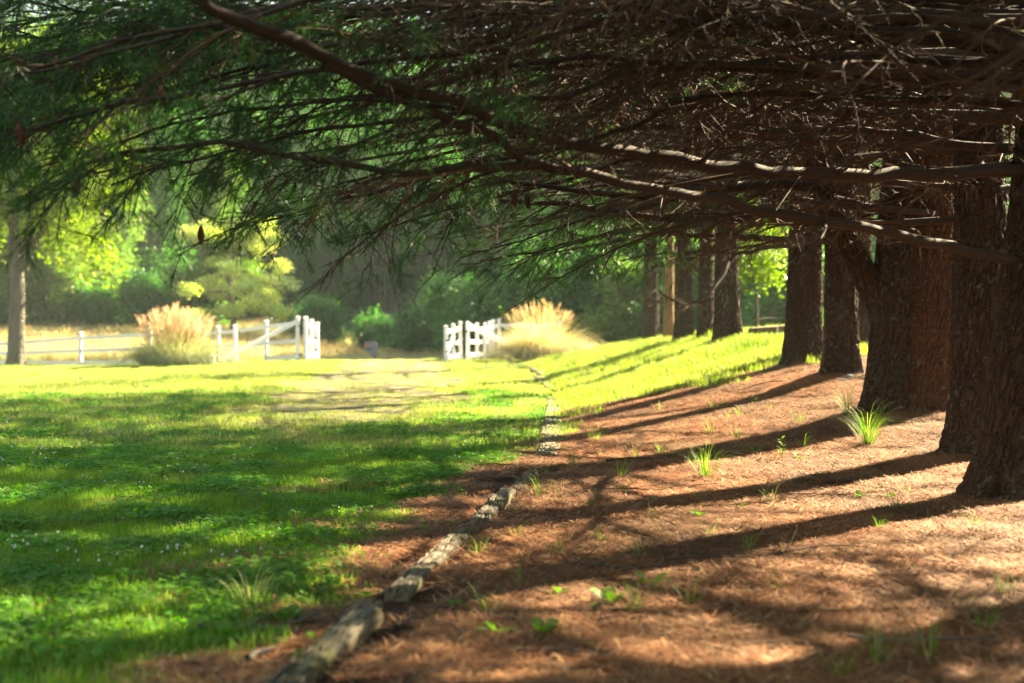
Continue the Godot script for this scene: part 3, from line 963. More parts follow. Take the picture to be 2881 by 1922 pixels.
func face(b: MB, pts: Array, out: Vector3, cl: Color) -> void:
	var nn: Vector3 = (pts[2] - pts[0]).cross(pts[1] - pts[0])
	if nn.dot(out) < 0.0:
		pts.reverse()
	if pts.size() == 4:
		b.quad(pts[0], pts[1], pts[2], pts[3], cl)
	else:
		b.tri(pts[0], pts[1], pts[2], cl)

func prism(b: MB, c: Vector3, h: Vector3, e: float, cl := Color.WHITE) -> void:
	var ax := [Vector3.RIGHT, Vector3.UP, Vector3.BACK]
	var hh := [h.x, h.y, h.z]
	for k in 3:
		var u := (k + 1) % 3
		var w := (k + 2) % 3
		for s: float in [-1.0, 1.0]:
			var o: Vector3 = c + ax[k] * s * hh[k]
			var U: Vector3 = ax[u] * (hh[u] - e)
			var Wv: Vector3 = ax[w] * (hh[w] - e)
			face(b, [o + U + Wv, o - U + Wv, o - U - Wv, o + U - Wv], ax[k] * s, cl)
			for t: float in [-1.0, 1.0]:   # the bevels along axis w, between faces k and u
				var p: Vector3 = c + ax[k] * s * hh[k] + ax[u] * t * (hh[u] - e)
				var q: Vector3 = c + ax[k] * s * (hh[k] - e) + ax[u] * t * hh[u]
				face(b, [p + Wv, p - Wv, q - Wv, q + Wv], ax[k] * s + ax[u] * t, cl)
	for x: float in [-1.0, 1.0]:
		for y: float in [-1.0, 1.0]:
			for z: float in [-1.0, 1.0]:
				var i := c + Vector3(x * h.x, y * (h.y - e), z * (h.z - e))
				var j := c + Vector3(x * (h.x - e), y * h.y, z * (h.z - e))
				var k := c + Vector3(x * (h.x - e), y * (h.y - e), z * h.z)
				face(b, [i, j, k], Vector3(x, y, z), cl)

func post(T: Node3D, foot: Vector3, tall: float, w := 0.13) -> void:
	var b := MB.new()
	box(b, V(0, tall * 0.5 - 0.1, 0), V(w, tall + 0.2, w))
	var o := part("post", one(b, M.vinyl), T, foot - T.position)
	b = MB.new()
	box(b, V(0, 0.02, 0), V(w + 0.035, 0.045, w + 0.035), 0.012)
	var a := w * 0.5 + 0.012
	for s in 4:
		var r1 := Vector3(a, 0.0435, a).rotated(Vector3.UP, s * PI / 2)
		var r2 := Vector3(a, 0.0435, a).rotated(Vector3.UP, (s + 1) * PI / 2)
		face(b, [r1, r2, V(0, 0.075, 0)], r1 + r2 + Vector3.UP * 0.3, Color.WHITE)
	part("cap", one(b, M.vinyl), o, V(0, tall + 0.001, 0))

func rail(T: Node3D, a: Vector3, c: Vector3, tall := 0.14, thick := 0.045) -> void:
	var b := MB.new()
	box(b, Vector3.ZERO, V(thick, tall, a.distance_to(c)), 0.006)
	var o := part("rail", one(b, M.vinyl), T)
	o.transform = Transform3D(Basis.looking_at((c - a).normalized(), Vector3.UP), (a + c) * 0.5 - T.position)

func run(T: Node3D, feet: Array, talls: Array, heights: Array) -> void:
	# posts at the feet; rails between neighbours, at shares of the posts' heights
	for k in feet.size():
		post(T, feet[k], talls[k])
	for k in feet.size() - 1:
		var dir: Vector3 = (feet[k + 1] - feet[k])
		dir.y = 0
		dir = dir.normalized() * 0.067
		for h: float in heights:
			rail(T, feet[k] + dir + Vector3(0, talls[k] * h, 0), feet[k + 1] - dir + Vector3(0, talls[k + 1] * h, 0))

func hinge(T: Node3D, p: Vector3) -> void:
	var b := MB.new()
	box(b, Vector3.ZERO, V(0.12, 0.07, 0.05), 0.01)
	part("hinge", one(b, M.hinge), T, p - T.position)

func fences() -> void:
	rng.seed = 5
	var f := func(px: float, py: float, d: float) -> Vector3:
		var p := at(px, py, d)
		return Vector3(p.x, height(p.x, d), -d)
	# left paddock fence
	var feet := []
	var talls := []
	for q in [[-62, 366, 55.6, 346], [10, 366, 54.4, 340.0], [80.5, 366, 53.6, 333.6], [150, 366, 53.4, 330.0], [218, 362, 53.6, 327.5], [235, 360, 53.8, 326.4]]:
		var p: Vector3 = f.call(q[0], q[1], q[2])
		feet.append(p)
		talls.append(at(0, q[3], q[2]).y - p.y)
	var T := thing("rail_fence", "long white three-rail fence behind the forked grey tree and plumed grass", "fence", feet[0])
	run(T, feet, talls, [0.86, 0.47, 0.09])
	# left wing, rising to the gate post
	feet = []
	talls = []
	for q in [[237.2, 360, 53.5, 326.4], [266, 358, 53.3, 322], [297.6, 357, 53.0, 317.8]]:
		var p: Vector3 = f.call(q[0], q[1], q[2])
		feet.append(p)
		talls.append(at(0, q[3], q[2]).y - p.y)
	T = thing("fence_wing", "white fence wing with a diagonal brace rail running down to a low stub post", "fence", feet[2])
	run(T, [feet[1], feet[2]], [talls[1], talls[2]], [0.88, 0.47, 0.1])
	rail(T, feet[0] + V(0.09, talls[0] * 0.88, 0), feet[1] + V(-0.07, talls[1] * 0.88, 0))
	rail(T, feet[0] + V(0.09, talls[0] * 0.4, 0), feet[1] + V(-0.07, talls[1] * 0.47, 0))
	var low: Vector3 = f.call(213, 360, 50.6)
	post(T, low, 0.3)
	rail(T, low + V(0.3, 0.2, -0.1), feet[2] + V(-0.05, talls[2] * 0.9, 0.1), 0.17)
	for y in [0.82, 0.16]:
		hinge(T, feet[2] + V(0.09, talls[2] * y, 0.04))
	# left gate leaf, swung open
	feet = []
	talls = []
	for q in [[305.6, 357, 53.2, 318.2], [311.5, 357, 54.0, 321], [317.2, 358, 54.7, 323.8]]:
		var p: Vector3 = f.call(q[0], q[1], q[2])
		feet.append(p)
		talls.append(at(0, q[3], q[2]).y - p.y)
	T = thing("gate_leaf", "open white gate leaf with pickets hung on the diagonal-braced wing", "gate", feet[0])
	run(T, feet, talls, [0.86, 0.5, 0.14])
	for y in [0.6, 0.3]:
		hinge(T, feet[2] + V(-0.02, talls[2] * y, 0.08))
	# right gate leaf
	feet = []
	talls = []
	for q in [[445.8, 361, 51.2, 327.2], [453.2, 360, 51.9, 325.4], [460.2, 358, 52.6, 323.0]]:
		var p: Vector3 = f.call(q[0], q[1], q[2])
		feet.append(p)
		talls.append(at(0, q[3], q[2]).y - p.y)
	T = thing("gate_leaf", "open white gate leaf beside the tan plumed grass, seen nearly edge-on", "gate", feet[2])
	run(T, feet, talls, [0.86, 0.5, 0.14])
	rail(T, feet[0] + V(0.06, talls[0] * 0.2, 0), feet[1] + V(0.0, talls[1] * 0.8, 0.0), 0.1)
	for y in [0.62, 0.3]:
		hinge(T, feet[0] + V(0.06, talls[0] * y, 0.07))
	# right wing and the fence running back behind it
	feet = []
	talls = []
	for q in [[467.6, 357, 53.0, 323.2], [477, 356, 53.8, 324.4], [485, 356, 54.5, 324.4], [489.6, 355, 55.1, 323.0], [493, 354, 55.8, 321.4], [499, 354, 56.6, 320.2], [560, 350, 58.0, 321.0]]:
		var p: Vector3 = f.call(q[0], q[1], q[2])
		feet.append(p)
		talls.append(at(0, q[3], q[2]).y - p.y)
	T = thing("fence_wing", "white fence wing with a rail sloping down into the tan plumed grass", "fence", feet[0])
	run(T, feet, talls, [0.86, 0.5, 0.14])
	rail(T, feet[0] + V(0.07, talls[0] * 0.93, 0.09), at(522, 351, 50.8), 0.2)
	hinge(T, feet[0] + V(-0.06, talls[0] * 0.78, 0.08))

# ------------------------------------------------------------------ mailbox
func mailbox() -> void:
	var d := 60.0
	var p := at(364.5, 341.6, d)
	var T := thing("mailbox", "grey plastic mailbox on a curved one-piece post beyond the drive's crest", "mailbox", Vector3(p.x, height(p.x, d), -d))
	var top := p.y - T.position.y
	var k := 0.56 / 490.0
	var out := PackedVector2Array()
	for q in [[570, 545], [640, 528], [720, 520], [850, 522], [950, 540], [1030, 570], [1060, 605], [1045, 800], [1030, 1010]]:
		out.append(Vector2((q[0] - 570) * k, top - (q[1] - 520) * k))
	out.append(Vector2(460 * k, top - 470 * k))
	for q in [[780, 1000], [690, 945], [620, 915]]:
		out.append(Vector2((q[0] - 570) * k, top - (q[1] - 520) * k))
	part("box", extrude(out, 0.24, M.box_plastic), T)
	out = PackedVector2Array()
	for q in [[1030, 1012], [1010, 1200]]:
		out.append(Vector2((q[0] - 570) * k, top - (q[1] - 520) * k))
	out.append(Vector2(440 * k, -0.3))
	out.append(Vector2(305 * k, -0.3))
	for q in [[868, 1200], [858, 1130], [838, 1070], [812, 1024], [790, 1004]]:
		out.append(Vector2((q[0] - 570) * k, top - (q[1] - 520) * k))
	part("post", extrude(out, 0.17, M.box_plastic), T)
	var b := MB.new()
	box(b, V(110 * k, top - 118 * k, 0.124), V(165 * k, 80 * k, 0.006), 0.002)
	part("red_mark", one(b, M.mark_red), T)
	for q in [[665, 95], [745, 50], [825, 95]]:
		b = MB.new()
		box(b, V((q[0] - 570) * k, top - 270 * k, 0.124), V(q[1] * 0.8 * k, 85 * k, 0.006), 0.002)
		part("dark_mark", one(b, M.mark_dark), T)

func extrude(out: PackedVector2Array, thick: float, m: Material) -> ArrayMesh:
	var b := MB.new()
	var t := Geometry2D.triangulate_polygon(out)
	var h := thick * 0.5
	for k in range(0, t.size(), 3):
		for s: float in [-1.0, 1.0]:
			face(b, [V(out[t[k]].x, out[t[k]].y, h * s), V(out[t[k + 1]].x, out[t[k + 1]].y, h * s), V(out[t[k + 2]].x, out[t[k + 2]].y, h * s)], V(0, 0, s), Color.WHITE)
	var sign_ := 1.0 if Geometry2D.is_polygon_clockwise(out) else -1.0
	for k in out.size():
		var a := out[k]
		var c := out[(k + 1) % out.size()]
		var e := (c - a).orthogonal() * -sign_
		face(b, [V(a.x, a.y, -h), V(c.x, c.y, -h), V(c.x, c.y, h), V(a.x, a.y, h)], V(e.x, e.y, 0), Color.WHITE)
	return one(b, m)

# ------------------------------------------------------------------ ornamental grasses
func plumed_grass(label: String, x: float, d: float, radius: float, tall: float, leaf_c: Color, dry: Color, plume_c: Color, blades: int, plumes: int, plume_low: float) -> void:
	var T := thing("plumed_grass", label, "ornamental grass", on_ground(x, d))
	var b := MB.new()
	for k in blades:
		var a := R(0, TAU)
		var out := pow(rng.randf(), 0.6)
		var p := V(cos(a), 0, sin(a)) * radius * 0.42 * out
		var dir := V(cos(a) * (0.15 + 0.75 * out), 1.0, sin(a) * (0.15 + 0.75 * out)).normalized()
		var l := tall * R(0.55, 0.95)
		var w := V(-sin(a + R(-0.8, 0.8)), 0, cos(a)) * R(0.007, 0.012)
		var c := leaf_c.lerp(dry, clampf(R(-0.3, 0.8), 0, 1)) * (1.0 + R(-0.3, 0.3))
		c.a = 1.0
		var q := p
		var bend := R(0.6, 2.3) * (0.3 + out)
		for s in 5:
			var nd := (dir + V(cos(a), 0, sin(a)) * bend * 0.12 - V(0, bend * 0.42 * s / 4.0, 0)).normalized()
			var q2 := q + nd * l / 5.0
			var w1 := w * (1.0 - s / 5.5)
			var w2 := w * (1.0 - (s + 1) / 5.5)
			b.quad(q - w1, q + w1, q2 + w2, q2 - w2, c)
			q = q2
			dir = nd
	part("leaf_blades", one(b, M.straw), T).set_meta("kind", "stuff")
	b = MB.new()
	for k in plumes:
		var a := R(0, TAU)
		var out := pow(rng.randf(), 0.7)
		var dir := V(cos(a) * 0.38 * out, 1.0, sin(a) * 0.38 * out).normalized()
		var l := tall * R(plume_low, 1.0) * (1.0 - 0.18 * out)
		var p := V(cos(a), 0, sin(a)) * radius * 0.28 * out
		var c := plume_c * (1.0 + R(-0.25, 0.25))
		c.a = 1.0
		var sd := V(-sin(a), 0, cos(a)) * 0.004
		b.quad(p - sd, p + sd, p + dir * l + sd, p + dir * l - sd, dry * 0.9)
		var lean := V(cos(a), -0.2, sin(a)) * 0.5
		for s in 26:
			var f := s / 25.0
			var q := p + dir * (l - 0.30 * (1.0 - f)) + lean * 0.1 * f * f
			var o := (V(R(-1, 1), R(-0.1, 1.0), R(-1, 1)) + lean).normalized()
			var w := o.cross(dir).normalized() * 0.009
			b.quad(q - w, q + w, q + o * 0.075 * (1.15 - 0.5 * f) + w * 0.4, q + o * 0.075 * (1.15 - 0.5 * f) - w * 0.4, c)
	part("plumes", one(b, M.straw), T).set_meta("kind", "stuff")

func ornamental_grasses() -> void:
	rng.seed = 808
	plumed_grass("broad clump of pinkish plumed grass with green arching blades before the rail fence", at(175, 0, 51.3).x, 51.3, 2.7, 2.35, Color(0.25, 0.34, 0.17), Color(0.46, 0.43, 0.27), Color(0.62, 0.44, 0.36), 3800, 600, 0.62)
	plumed_grass("clump of straw-coloured grass with tan plume heads beside the open gate", at(541, 0, 49.6).x, 49.6, 2.1, 2.2, Color(0.58, 0.56, 0.32), Color(0.68, 0.62, 0.4), Color(0.52, 0.38, 0.26), 4200, 90, 0.86)

# ------------------------------------------------------------------ timber edging
func timber_mesh(l: float, w: float, h: float, seed_: int, rot: float) -> ArrayMesh:
	# a weathered timber along -z from the origin; checks and rot as real dents
	var b := MB.new()
	rng.seed = seed_
	var sec := [[-0.5, -0.5], [-0.5, 0.3], [-0.46, 0.44], [-0.4, 0.5], [-0.33, 0.5], [-0.27, 0.5], [-0.2, 0.5], [-0.13, 0.5], [-0.06, 0.5], [0.0, 0.5], [0.07, 0.5], [0.14, 0.5], [0.21, 0.5], [0.28, 0.5], [0.34, 0.5], [0.4, 0.5], [0.46, 0.44], [0.5, 0.3], [0.5, -0.5]]
	var m := int(l / 0.035) + 1
	var ns := sec.size()
	var off := seed_ * 3.7
	for k in m:
		var t := float(k) / (m - 1)
		var z := t * l
		for s in ns:
			var q: Array = sec[s]
			var x: float = q[0] * w
			var y: float = q[1] * h
			var grain := n_fine.get_noise_3d(x * 22.0 + off, 0.0, z * 0.35)
			var chunk := n_fine.get_noise_2d(z * 1.2 + off, x * 2.5)
			if q[1] > 0.0:
				y -= 0.02 * smoothstep(0.05, 0.45, grain) + rot * 0.06 * smoothstep(0.25, 0.6, chunk)
				x -= signf(x) * (0.012 * smoothstep(0.0, 0.6, n_fine.get_noise_2d(z * 2.3 - off, y * 6.0)) if absf(q[0]) > 0.4 else 0.0)
			if t < 0.02 or t > 0.98:
				y -= 0.006
				x *= 0.97
			b.v.append(V(x, y, -z + 0.01 * n_fine.get_noise_2d(x * 20.0 + off, y * 20.0)))
			var v := n_fine.get_noise_3d(x * 9.0 - off, y * 6.0, z * 0.8)
			var c := Color(0.26, 0.215, 0.13).lerp(Color(0.15, 0.125, 0.085), clampf(0.5 + 1.4 * v, 0, 1))
			var moss := n_mid.get_noise_3d(x * 6.0 + off, y * 3.0, z * 3.0)
			if moss > 0.28:
				c = c.lerp(Color(0.16, 0.17, 0.05), 0.7)
			b.c.append(c)
	for k in m - 1:
		for s in ns:
			var a := k * ns + s
			var e := k * ns + (s + 1) % ns
			b.i.append(a); b.i.append(a + ns); b.i.append(e)
			b.i.append(e); b.i.append(a + ns); b.i.append(e + ns)
	for s in range(1, ns - 1):
		b.i.append(0); b.i.append(s + 1); b.i.append(s)
		var z0 := (m - 1) * ns
		b.i.append(z0); b.i.append(z0 + s); b.i.append(z0 + s + 1)
	return one(b, M.wood)

func timbers() -> void:
	var g := "weathered timbers edging the drive"
	# from, to (distances), offset from the edge line, tilt, rot, label
	var k := 0
	for q in [[5.0, 7.25, 0.0, 0.06, 0.3, "weathered grey timber whose broken end lies beside a dark hollow of needles"], [7.0, 7.75, -0.1, -0.04, 0.9, "short sunken rotten timber piece between two longer grey timbers"],
			[7.85, 10.15, 0.02, 0.0, 0.35, "long weathered grey timber striped with shadow in the needle bed"], [10.1, 12.65, 0.05, 0.05, 0.3, "long weathered timber with its raised end overlapping the next one"], [13.0, 15.2, 0.1, -0.05, 0.9, "half-buried rotten timber under needles and fallen twigs"],
			[16.2, 18.4, 0.12, -0.01, 0.8, "mossy cracked timber under a spray of fallen twigs"], [18.45, 21.2, 0.03, 0.02, 0.9, "dark split timber with a hole in its top beside clover"], [21.3, 24.4, 0.0, 0.03, 0.4, "pale sunlit timber between clover and bank grass"], [24.5, 27.0, 0.0, 0.0, 0.9, "sunlit timber half hidden under fallen needles and grass"],
			[31.0, 33.6, 0.0, 0.0, 1.0, "dark broken timber in the far edging beside clover"], [33.7, 36.6, -0.05, 0.01, 1.0, "dark broken timber in the far edging beside clover"], [36.8, 40.0, 0.05, 0.0, 1.0, "dark broken timber in the far edging beside clover"], [40.2, 44.0, 0.0, 0.0, 0.9, "dark timber in the far edging nearest the right gate wing"]]:
		k += 1
		var a := on_ground(edge(q[0]) + q[2], q[0])
		var c := on_ground(edge(q[1]) + q[2], q[1])
		var l := a.distance_to(c)
		var w := 0.145 if q[0] < 16.0 else 0.25
		var o := part("landscape_timber", timber_mesh(l, w, 0.12, 300 + k, q[4]), self)
		tag(o, q[5], "timber", g)
		o.transform = Transform3D(Basis.looking_at((c - a).normalized(), Vector3.UP), a + Vector3(0, 0.004 + (-0.012 if q[4] > 0.85 and q[0] < 16.0 else 0.0), 0))
		o.rotate_object_local(Vector3.RIGHT, q[3] * 0.3)
		o.rotate_object_local(Vector3.BACK, -0.06)

# ------------------------------------------------------------------ ground cover
func grass_patch(blades: int, size: float, lo: float, hi: float, width: float, c: Color, dry: Color, dry_share: float, m: Material, heads := 0.0) -> ArrayMesh:
	var b := MB.new()
	for k in blades:
		var p := V(R(-1, 1), 0, R(-1, 1)) * size * 0.5
		var a := R(0, TAU)
		var o := V(cos(a), 0, sin(a))
		var w := V(-sin(a), 0, cos(a)) * width * R(0.6, 1.2) * 0.5
		var l := R(lo, hi)
		var t := col(c.r, c.g, c.b, 0.3)
		if rng.randf() < dry_share:
			t = col(dry.r, dry.g, dry.b, 0.25)
		var lean := R(0.1, 0.7)
		var mid := p + V(0, l * 0.6, 0) + o * l * lean * 0.35
		var tip := p + V(0, l * R(0.75, 1.0), 0) + o * l * lean
		b.quad(p - w, p + w, mid + w * 0.8, mid - w * 0.8, t)
		b.tri(mid - w * 0.8, mid + w * 0.8, tip, t)
		if rng.randf() < heads:
			var h := col(0.42, 0.33, 0.17, 0.2)
			var e := V(0.012, 0, 0.004)
			b.quad(tip, tip + e + V(0, 0.05, 0), tip + V(0, 0.12, 0), tip - e + V(0, 0.05, 0), h)
	return one(b, m)

func clover_patch(leaves: int, size: float, c: Color) -> ArrayMesh:
	var b := MB.new()
	for k in leaves:
		var p := V(R(-1, 1), 0, R(-1, 1)) * size * 0.5
		var h := R(0.02, 0.065)
		var tilt := Basis.from_euler(V(R(-0.5, 0.5), R(0, TAU), R(-0.5, 0.5)))
		var r := R(0.008, 0.014)
		var t := col(c.r, c.g, c.b, 0.3)
		for s in 3:
			var q := tilt * V(0, 0, r).rotated(Vector3.UP, s * TAU / 3.0)
			var w := tilt * V(r * 0.75, 0, 0).rotated(Vector3.UP, s * TAU / 3.0)
			var o := p + V(0, h, 0)
			b.quad(o, o + q + w, o + q * 1.7, o + q - w, t)
		b.tri(p, p + V(0.0015, 0, 0), p + V(0, h, 0), t)
	return one(b, M.clover)

func litter_patch(count: int, size: float) -> ArrayMesh:
	var b := MB.new()
	for k in count:
		var p := V(R(-1, 1), 0, R(-1, 1)) * size * 0.5 + V(0, R(0.0, 0.022), 0)
		var a := R(0, TAU)
		var l := R(0.06, 0.14)
		var d := V(cos(a), R(-0.1, 0.3), sin(a)) * l
		var w := V(-sin(a), 0, cos(a)) * R(0.0014, 0.0028)
		var t := col(0.235, 0.085, 0.028, 0.35)
		var q := rng.randf()
		if q < 0.2: t = col(0.46, 0.26, 0.12, 0.2)
		elif q < 0.42: t = col(0.11, 0.045, 0.022, 0.2)
		var mid := p + d * 0.5 + V(0, 0.004, 0)
		b.quad(p - w, p + w, mid + w, mid - w, t)
		b.quad(mid - w, mid + w, p + d + w * 0.6, p + d - w * 0.6, t)
	return one(b, M.needle_litter)

func scatter(d0: float, d1: float, grow: float, first: float, keep: Callable) -> Array:
	# points over the seen ground, [x, d]; the step grows with distance
	var out := []
	var d := d0
	while d < d1:
		var step := first + grow * (d - d0)
		var half := d * 0.40 + 1.2
		var x := -half
		while x < half:
			var px := x + R(-0.5, 0.5) * step
			var pd := d + R(-0.5, 0.5) * step
			if keep.call(px, pd):
				out.append([px, pd])
			x += step
		d += step
	return out

func lay(spots: Array, lift: float, lo: float, hi: float) -> Array:
	var t := []
	for s in spots:
		var x: float = s[0]
		var d: float = s[1]
		var y := height(x, d)
		var nx := (height(x + 0.2, d) - y) / 0.2
		var nz := (height(x, d - 0.2) - y) / 0.2
		var up := Vector3(-nx, 1.0, -nz).normalized()
		var k := R(lo, hi)
		var bs := Basis(Quaternion(Vector3.UP, up)) * Basis(Vector3.UP, R(0, TAU))
		t.append(Transform3D(bs.scaled(Vector3(k, k * R(0.85, 1.15), k)), Vector3(x, surface_at(x, d, litter(x, d)) + lift, -d)))
	return t

func ground_cover() -> void:
	rng.seed = 66
	var green := Color(0.19, 0.32, 0.035)
	var dry := Color(0.32, 0.27, 0.12)
	var near_grass := grass_patch(230, 0.34, 0.025, 0.085, 0.0042, green, dry, 0.1, M.grass)
	var worn_grass := grass_patch(190, 0.5, 0.015, 0.045, 0.005, Color(0.25, 0.27, 0.09), Color(0.46, 0.39, 0.24), 0.6, M.grass)
	var mid_grass := grass_patch(240, 0.6, 0.04, 0.11, 0.007, Color(0.295, 0.345, 0.10), Color(0.44, 0.39, 0.22), 0.2, M.grass)
	var tall_grass := grass_patch(220, 0.6, 0.08, 0.2, 0.008, Color(0.26, 0.31, 0.075), dry, 0.2, M.grass)
	var hay := grass_patch(260, 1.0, 0.35, 0.75, 0.012, Color(0.43, 0.44, 0.25), Color(0.58, 0.56, 0.41), 0.55, M.meadow, 0.3)
	var clover := clover_patch(120, 0.34, Color(0.115, 0.26, 0.03))

	# lawn, near: thins out into the needles
	var s := scatter(4.6, 18.0, 0.006, 0.2, func(x: float, d: float) -> bool:
		return x < edge(d) + 0.1 and litter(x, d) + 0.6 * n_fine.get_noise_2d(x * 0.6, d * 0.6) < 0.45 and n_mid.get_noise_2d(x * 2.6 + 9.0, d * 2.6) > -0.36)
	tag(many("lawn_grass", near_grass, lay(s, 0.0, 0.8, 1.35), tints(s.size()), self), "short bright green lawn grass along the shaded drive", "grass", "", "stuff")
	s = scatter(4.6, 30.0, 0.008, 0.21, func(x: float, d: float) -> bool:
		return x < edge(d) + 0.05 and litter(x, d) < 0.4 and worn(x, d) < 0.35 and n_mid.get_noise_2d(x * 1.5 - 20.0, d * 1.5) > 0.0)
	tag(many("clover_leaves", clover, lay(s, 0.0, 0.9, 1.5), tints(s.size()), self), "dark green clover leaves in the lawn beside the timbers", "clover", "", "stuff")
	# lawn, farther; the bank; the driven middle
	s = scatter(17.0, 58.0, 0.012, 0.42, func(x: float, d: float) -> bool:
		return x < edge(d) + 0.1 and worn(x, d) + 0.4 * n_mid.get_noise_2d(x * 2.0, d * 2.0) < 0.55 and (x > -12.0 or d < 56.0))
	tag(many("lawn_grass", mid_grass, lay(s, 0.0, 0.8, 1.3), tints(s.size()), self), "mown lawn grass beyond the shade, left of the drive", "grass", "", "stuff")
	s = scatter(13.0, 58.0, 0.01, 0.34, func(x: float, d: float) -> bool:
		return worn(x, d) > 0.2 and n_mid.get_noise_2d(x * 2.2, d * 1.3) > -0.35)
	tag(many("worn_grass", worn_grass, lay(s, 0.0, 0.8, 1.2), tints(s.size()), self), "thin dry trodden grass on the driven middle of the drive", "grass", "", "stuff")
	s = scatter(19.0, 60.0, 0.01, 0.36, func(x: float, d: float) -> bool:
		return x > edge(d) + 0.15 and x < 16.0 and litter(x, d) + 0.5 * n_fine.get_noise_2d(x * 0.7, d * 0.7) < 0.5)
	tag(many("bank_grass", tall_grass, lay(s, 0.0, 0.7, 1.25), tints(s.size()), self), "longer fresh grass on the bank between timbers and pines", "grass", "", "stuff")
	s = scatter(56.5, 96.0, 0.012, 0.62, func(x: float, d: float) -> bool:
		return x < -1.0 and (d > 61.0 or x < -12.5))
	tag(many("meadow_grass", hay, lay(s, 0.0, 0.75, 1.2), tints(s.size(), 0.2), self), "tall pale hay grass in the sunlit meadow behind the white fence", "grass", "", "stuff")
	# needles on the ground
	var needles := litter_patch(1000, 0.5)
	s = scatter(4.4, 26.0, 0.006, 0.26, func(x: float, d: float) -> bool:
		return x < 8.0 and (absf(x - edge(d) - 0.03) > 0.3 or d > 15.0 or rng.randf() < 0.12) and (litter(x, d) > 0.3 or (n_mid.get_noise_2d(x * 2.6 + 9.0, d * 2.6) < -0.4 and d < 15.0)) and x > -5.5)
	var nt := []
	for q in s:
		var old := clampf(0.5 + 1.3 * n_mid.get_noise_2d(q[0] * 1.1 - 31.0, q[1] * 1.1), 0.0, 1.0)
		var v := (1.0 + R(-0.2, 0.2)) * lerpf(0.72, 1.15, old)
		nt.append(Color(v, v * lerpf(1.12, 0.97, old), v * lerpf(1.2, 0.92, old)))
	tag(many("pine_needle_litter", needles, lay(s, 0.006, 0.8, 1.25), nt, self), "reddish-brown fallen pine needles covering the bank", "needles", "", "stuff")
	# broken twig ends, bud scales and old bits lying in the needles
	var tb := MB.new()
	for k in 9:
		var p := V(R(-1, 1), 0.012, R(-1, 1)) * V(0.3, 1, 0.3)
		var a := R(0, TAU)
		var l := R(0.03, 0.16)
		var e := V(cos(a), R(-0.1, 0.25), sin(a)) * l
		var tc := col(0.34, 0.26, 0.17, 0.35) if rng.randf() < 0.5 else col(0.10, 0.07, 0.05, 0.4)
		tb.tube(PackedVector3Array([p, p + e * 0.5 + V(0, 0.006, 0), p + e]), radii(R(0.003, 0.006), 0.002, 3), 5, tc)
	s = scatter(4.6, 24.0, 0.012, 0.42, func(x: float, d: float) -> bool:
		return x < 8.0 and litter(x, d) > 0.5 and rng.randf() < 0.6)
	tag(many("twig_litter", one(tb, M.wood), lay(s, 0.01, 0.7, 1.3), tints(s.size(), 0.35), self), "broken bits of twig scattered over the fallen needles", "twigs", "", "stuff")
	# clover flowers
	var b := MB.new()
	for k in 26:
		var o := V(R(-1, 1), R(-0.6, 1), R(-1, 1)).normalized()
		var w := o.cross(Vector3.UP + o * 0.1).normalized() * 0.0045
		b.quad(V(0, 0.085, 0) + o * 0.003 - w, V(0, 0.085, 0) + o * 0.003 + w, V(0, 0.085, 0) + o * 0.011 + w * 0.5, V(0, 0.085, 0) + o * 0.011 - w * 0.5, Color.WHITE)
	b.quad(V(-0.001, 0, 0), V(0.001, 0, 0), V(0.001, 0.082, 0), V(-0.001, 0.082, 0), Color(0.14, 0.24, 0.08))
	var fl := one(b, M.flower)
	s = []
	for k in 5200:
		var d := 4.8 + 34.0 * pow(rng.randf(), 1.4)
		var x := R(-1, 1) * (d * 0.38)
		if x < edge(d) - 0.05 and litter(x, d) < 0.3 and worn(x, d) < 0.25 and n_mid.get_noise_2d(x * 0.8 + 70.0, d * 0.5) > (0.12 if d > 14.0 else 0.36):
			s.append([x, d])
	tag(many("clover_flowers", fl, lay(s, 0.0, 0.75, 1.1), [], self), "small white clover flowers dotting the lawn", "clover", "", "stuff")

# ------------------------------------------------------------------ tufts, weeds, sticks, stump, stones
func tuft_mesh(blades: int, tall: float, seed_: int, c: Color) -> ArrayMesh:
	rng.seed = seed_
	var b := MB.new()
	for k in blades:
		var a := R(0, TAU)
		var o := V(cos(a), 0, sin(a))
		var w := V(-sin(a), 0, cos(a)) * R(0.0024, 0.0042)
		var p := o * R(0, 0.06)
		var t := col(c.r, c.g, c.b, 0.3)
		if rng.randf() < 0.16: t = col(0.4, 0.36, 0.2, 0.2)
		var l := tall * R(0.8, 1.7)
		var dir := (Vector3.UP + o * R(0.05, 0.6)).normalized()
		for s in 5:
			var q := p + dir * l / 5.0
			b.quad(p - w, p + w, q + w * 0.8, q - w * 0.8, t)
			w *= 0.8
			p = q
			dir = (dir + o * 0.14 + V(0, -0.16 * s, 0)).normalized()
	return one(b, M.grass)

func weed_mesh(leaves: int, size: float, seed_: int) -> ArrayMesh:
	rng.seed = seed_
	var b := MB.new()
	for k in leaves:
		var a := TAU * k / leaves + R(-0.4, 0.4)
		var o := V(cos(a), R(0.3, 1.3), sin(a)).normalized()
		var w := V(-sin(a), 0, cos(a)) * size * R(0.16, 0.26)
		var l := size * R(0.7, 1.2)
		var t := col(0.12, 0.22, 0.03, 0.3)
		var p0 := o * l * 0.2
		var p1 := o * l * 0.6 + V(0, 0.004, 0)
		var p2 := o * l * 0.85 - V(0, l * 0.08, 0)
		var p3 := o * l - V(0, l * 0.2, 0)
		b.tri(V(-0.001, 0, 0), V(0.001, 0, 0), p0, t)
		b.quad(p0, p1 + w, p1 + V(0, -0.004, 0), p1 - w, t)
		b.quad(p1 + w, p2 + w * 0.7, p2 - w * 0.7, p1 - w, t)
		b.tri(p2 + w * 0.7, p3, p2 - w * 0.7, t)
	return one(b, M.grass)

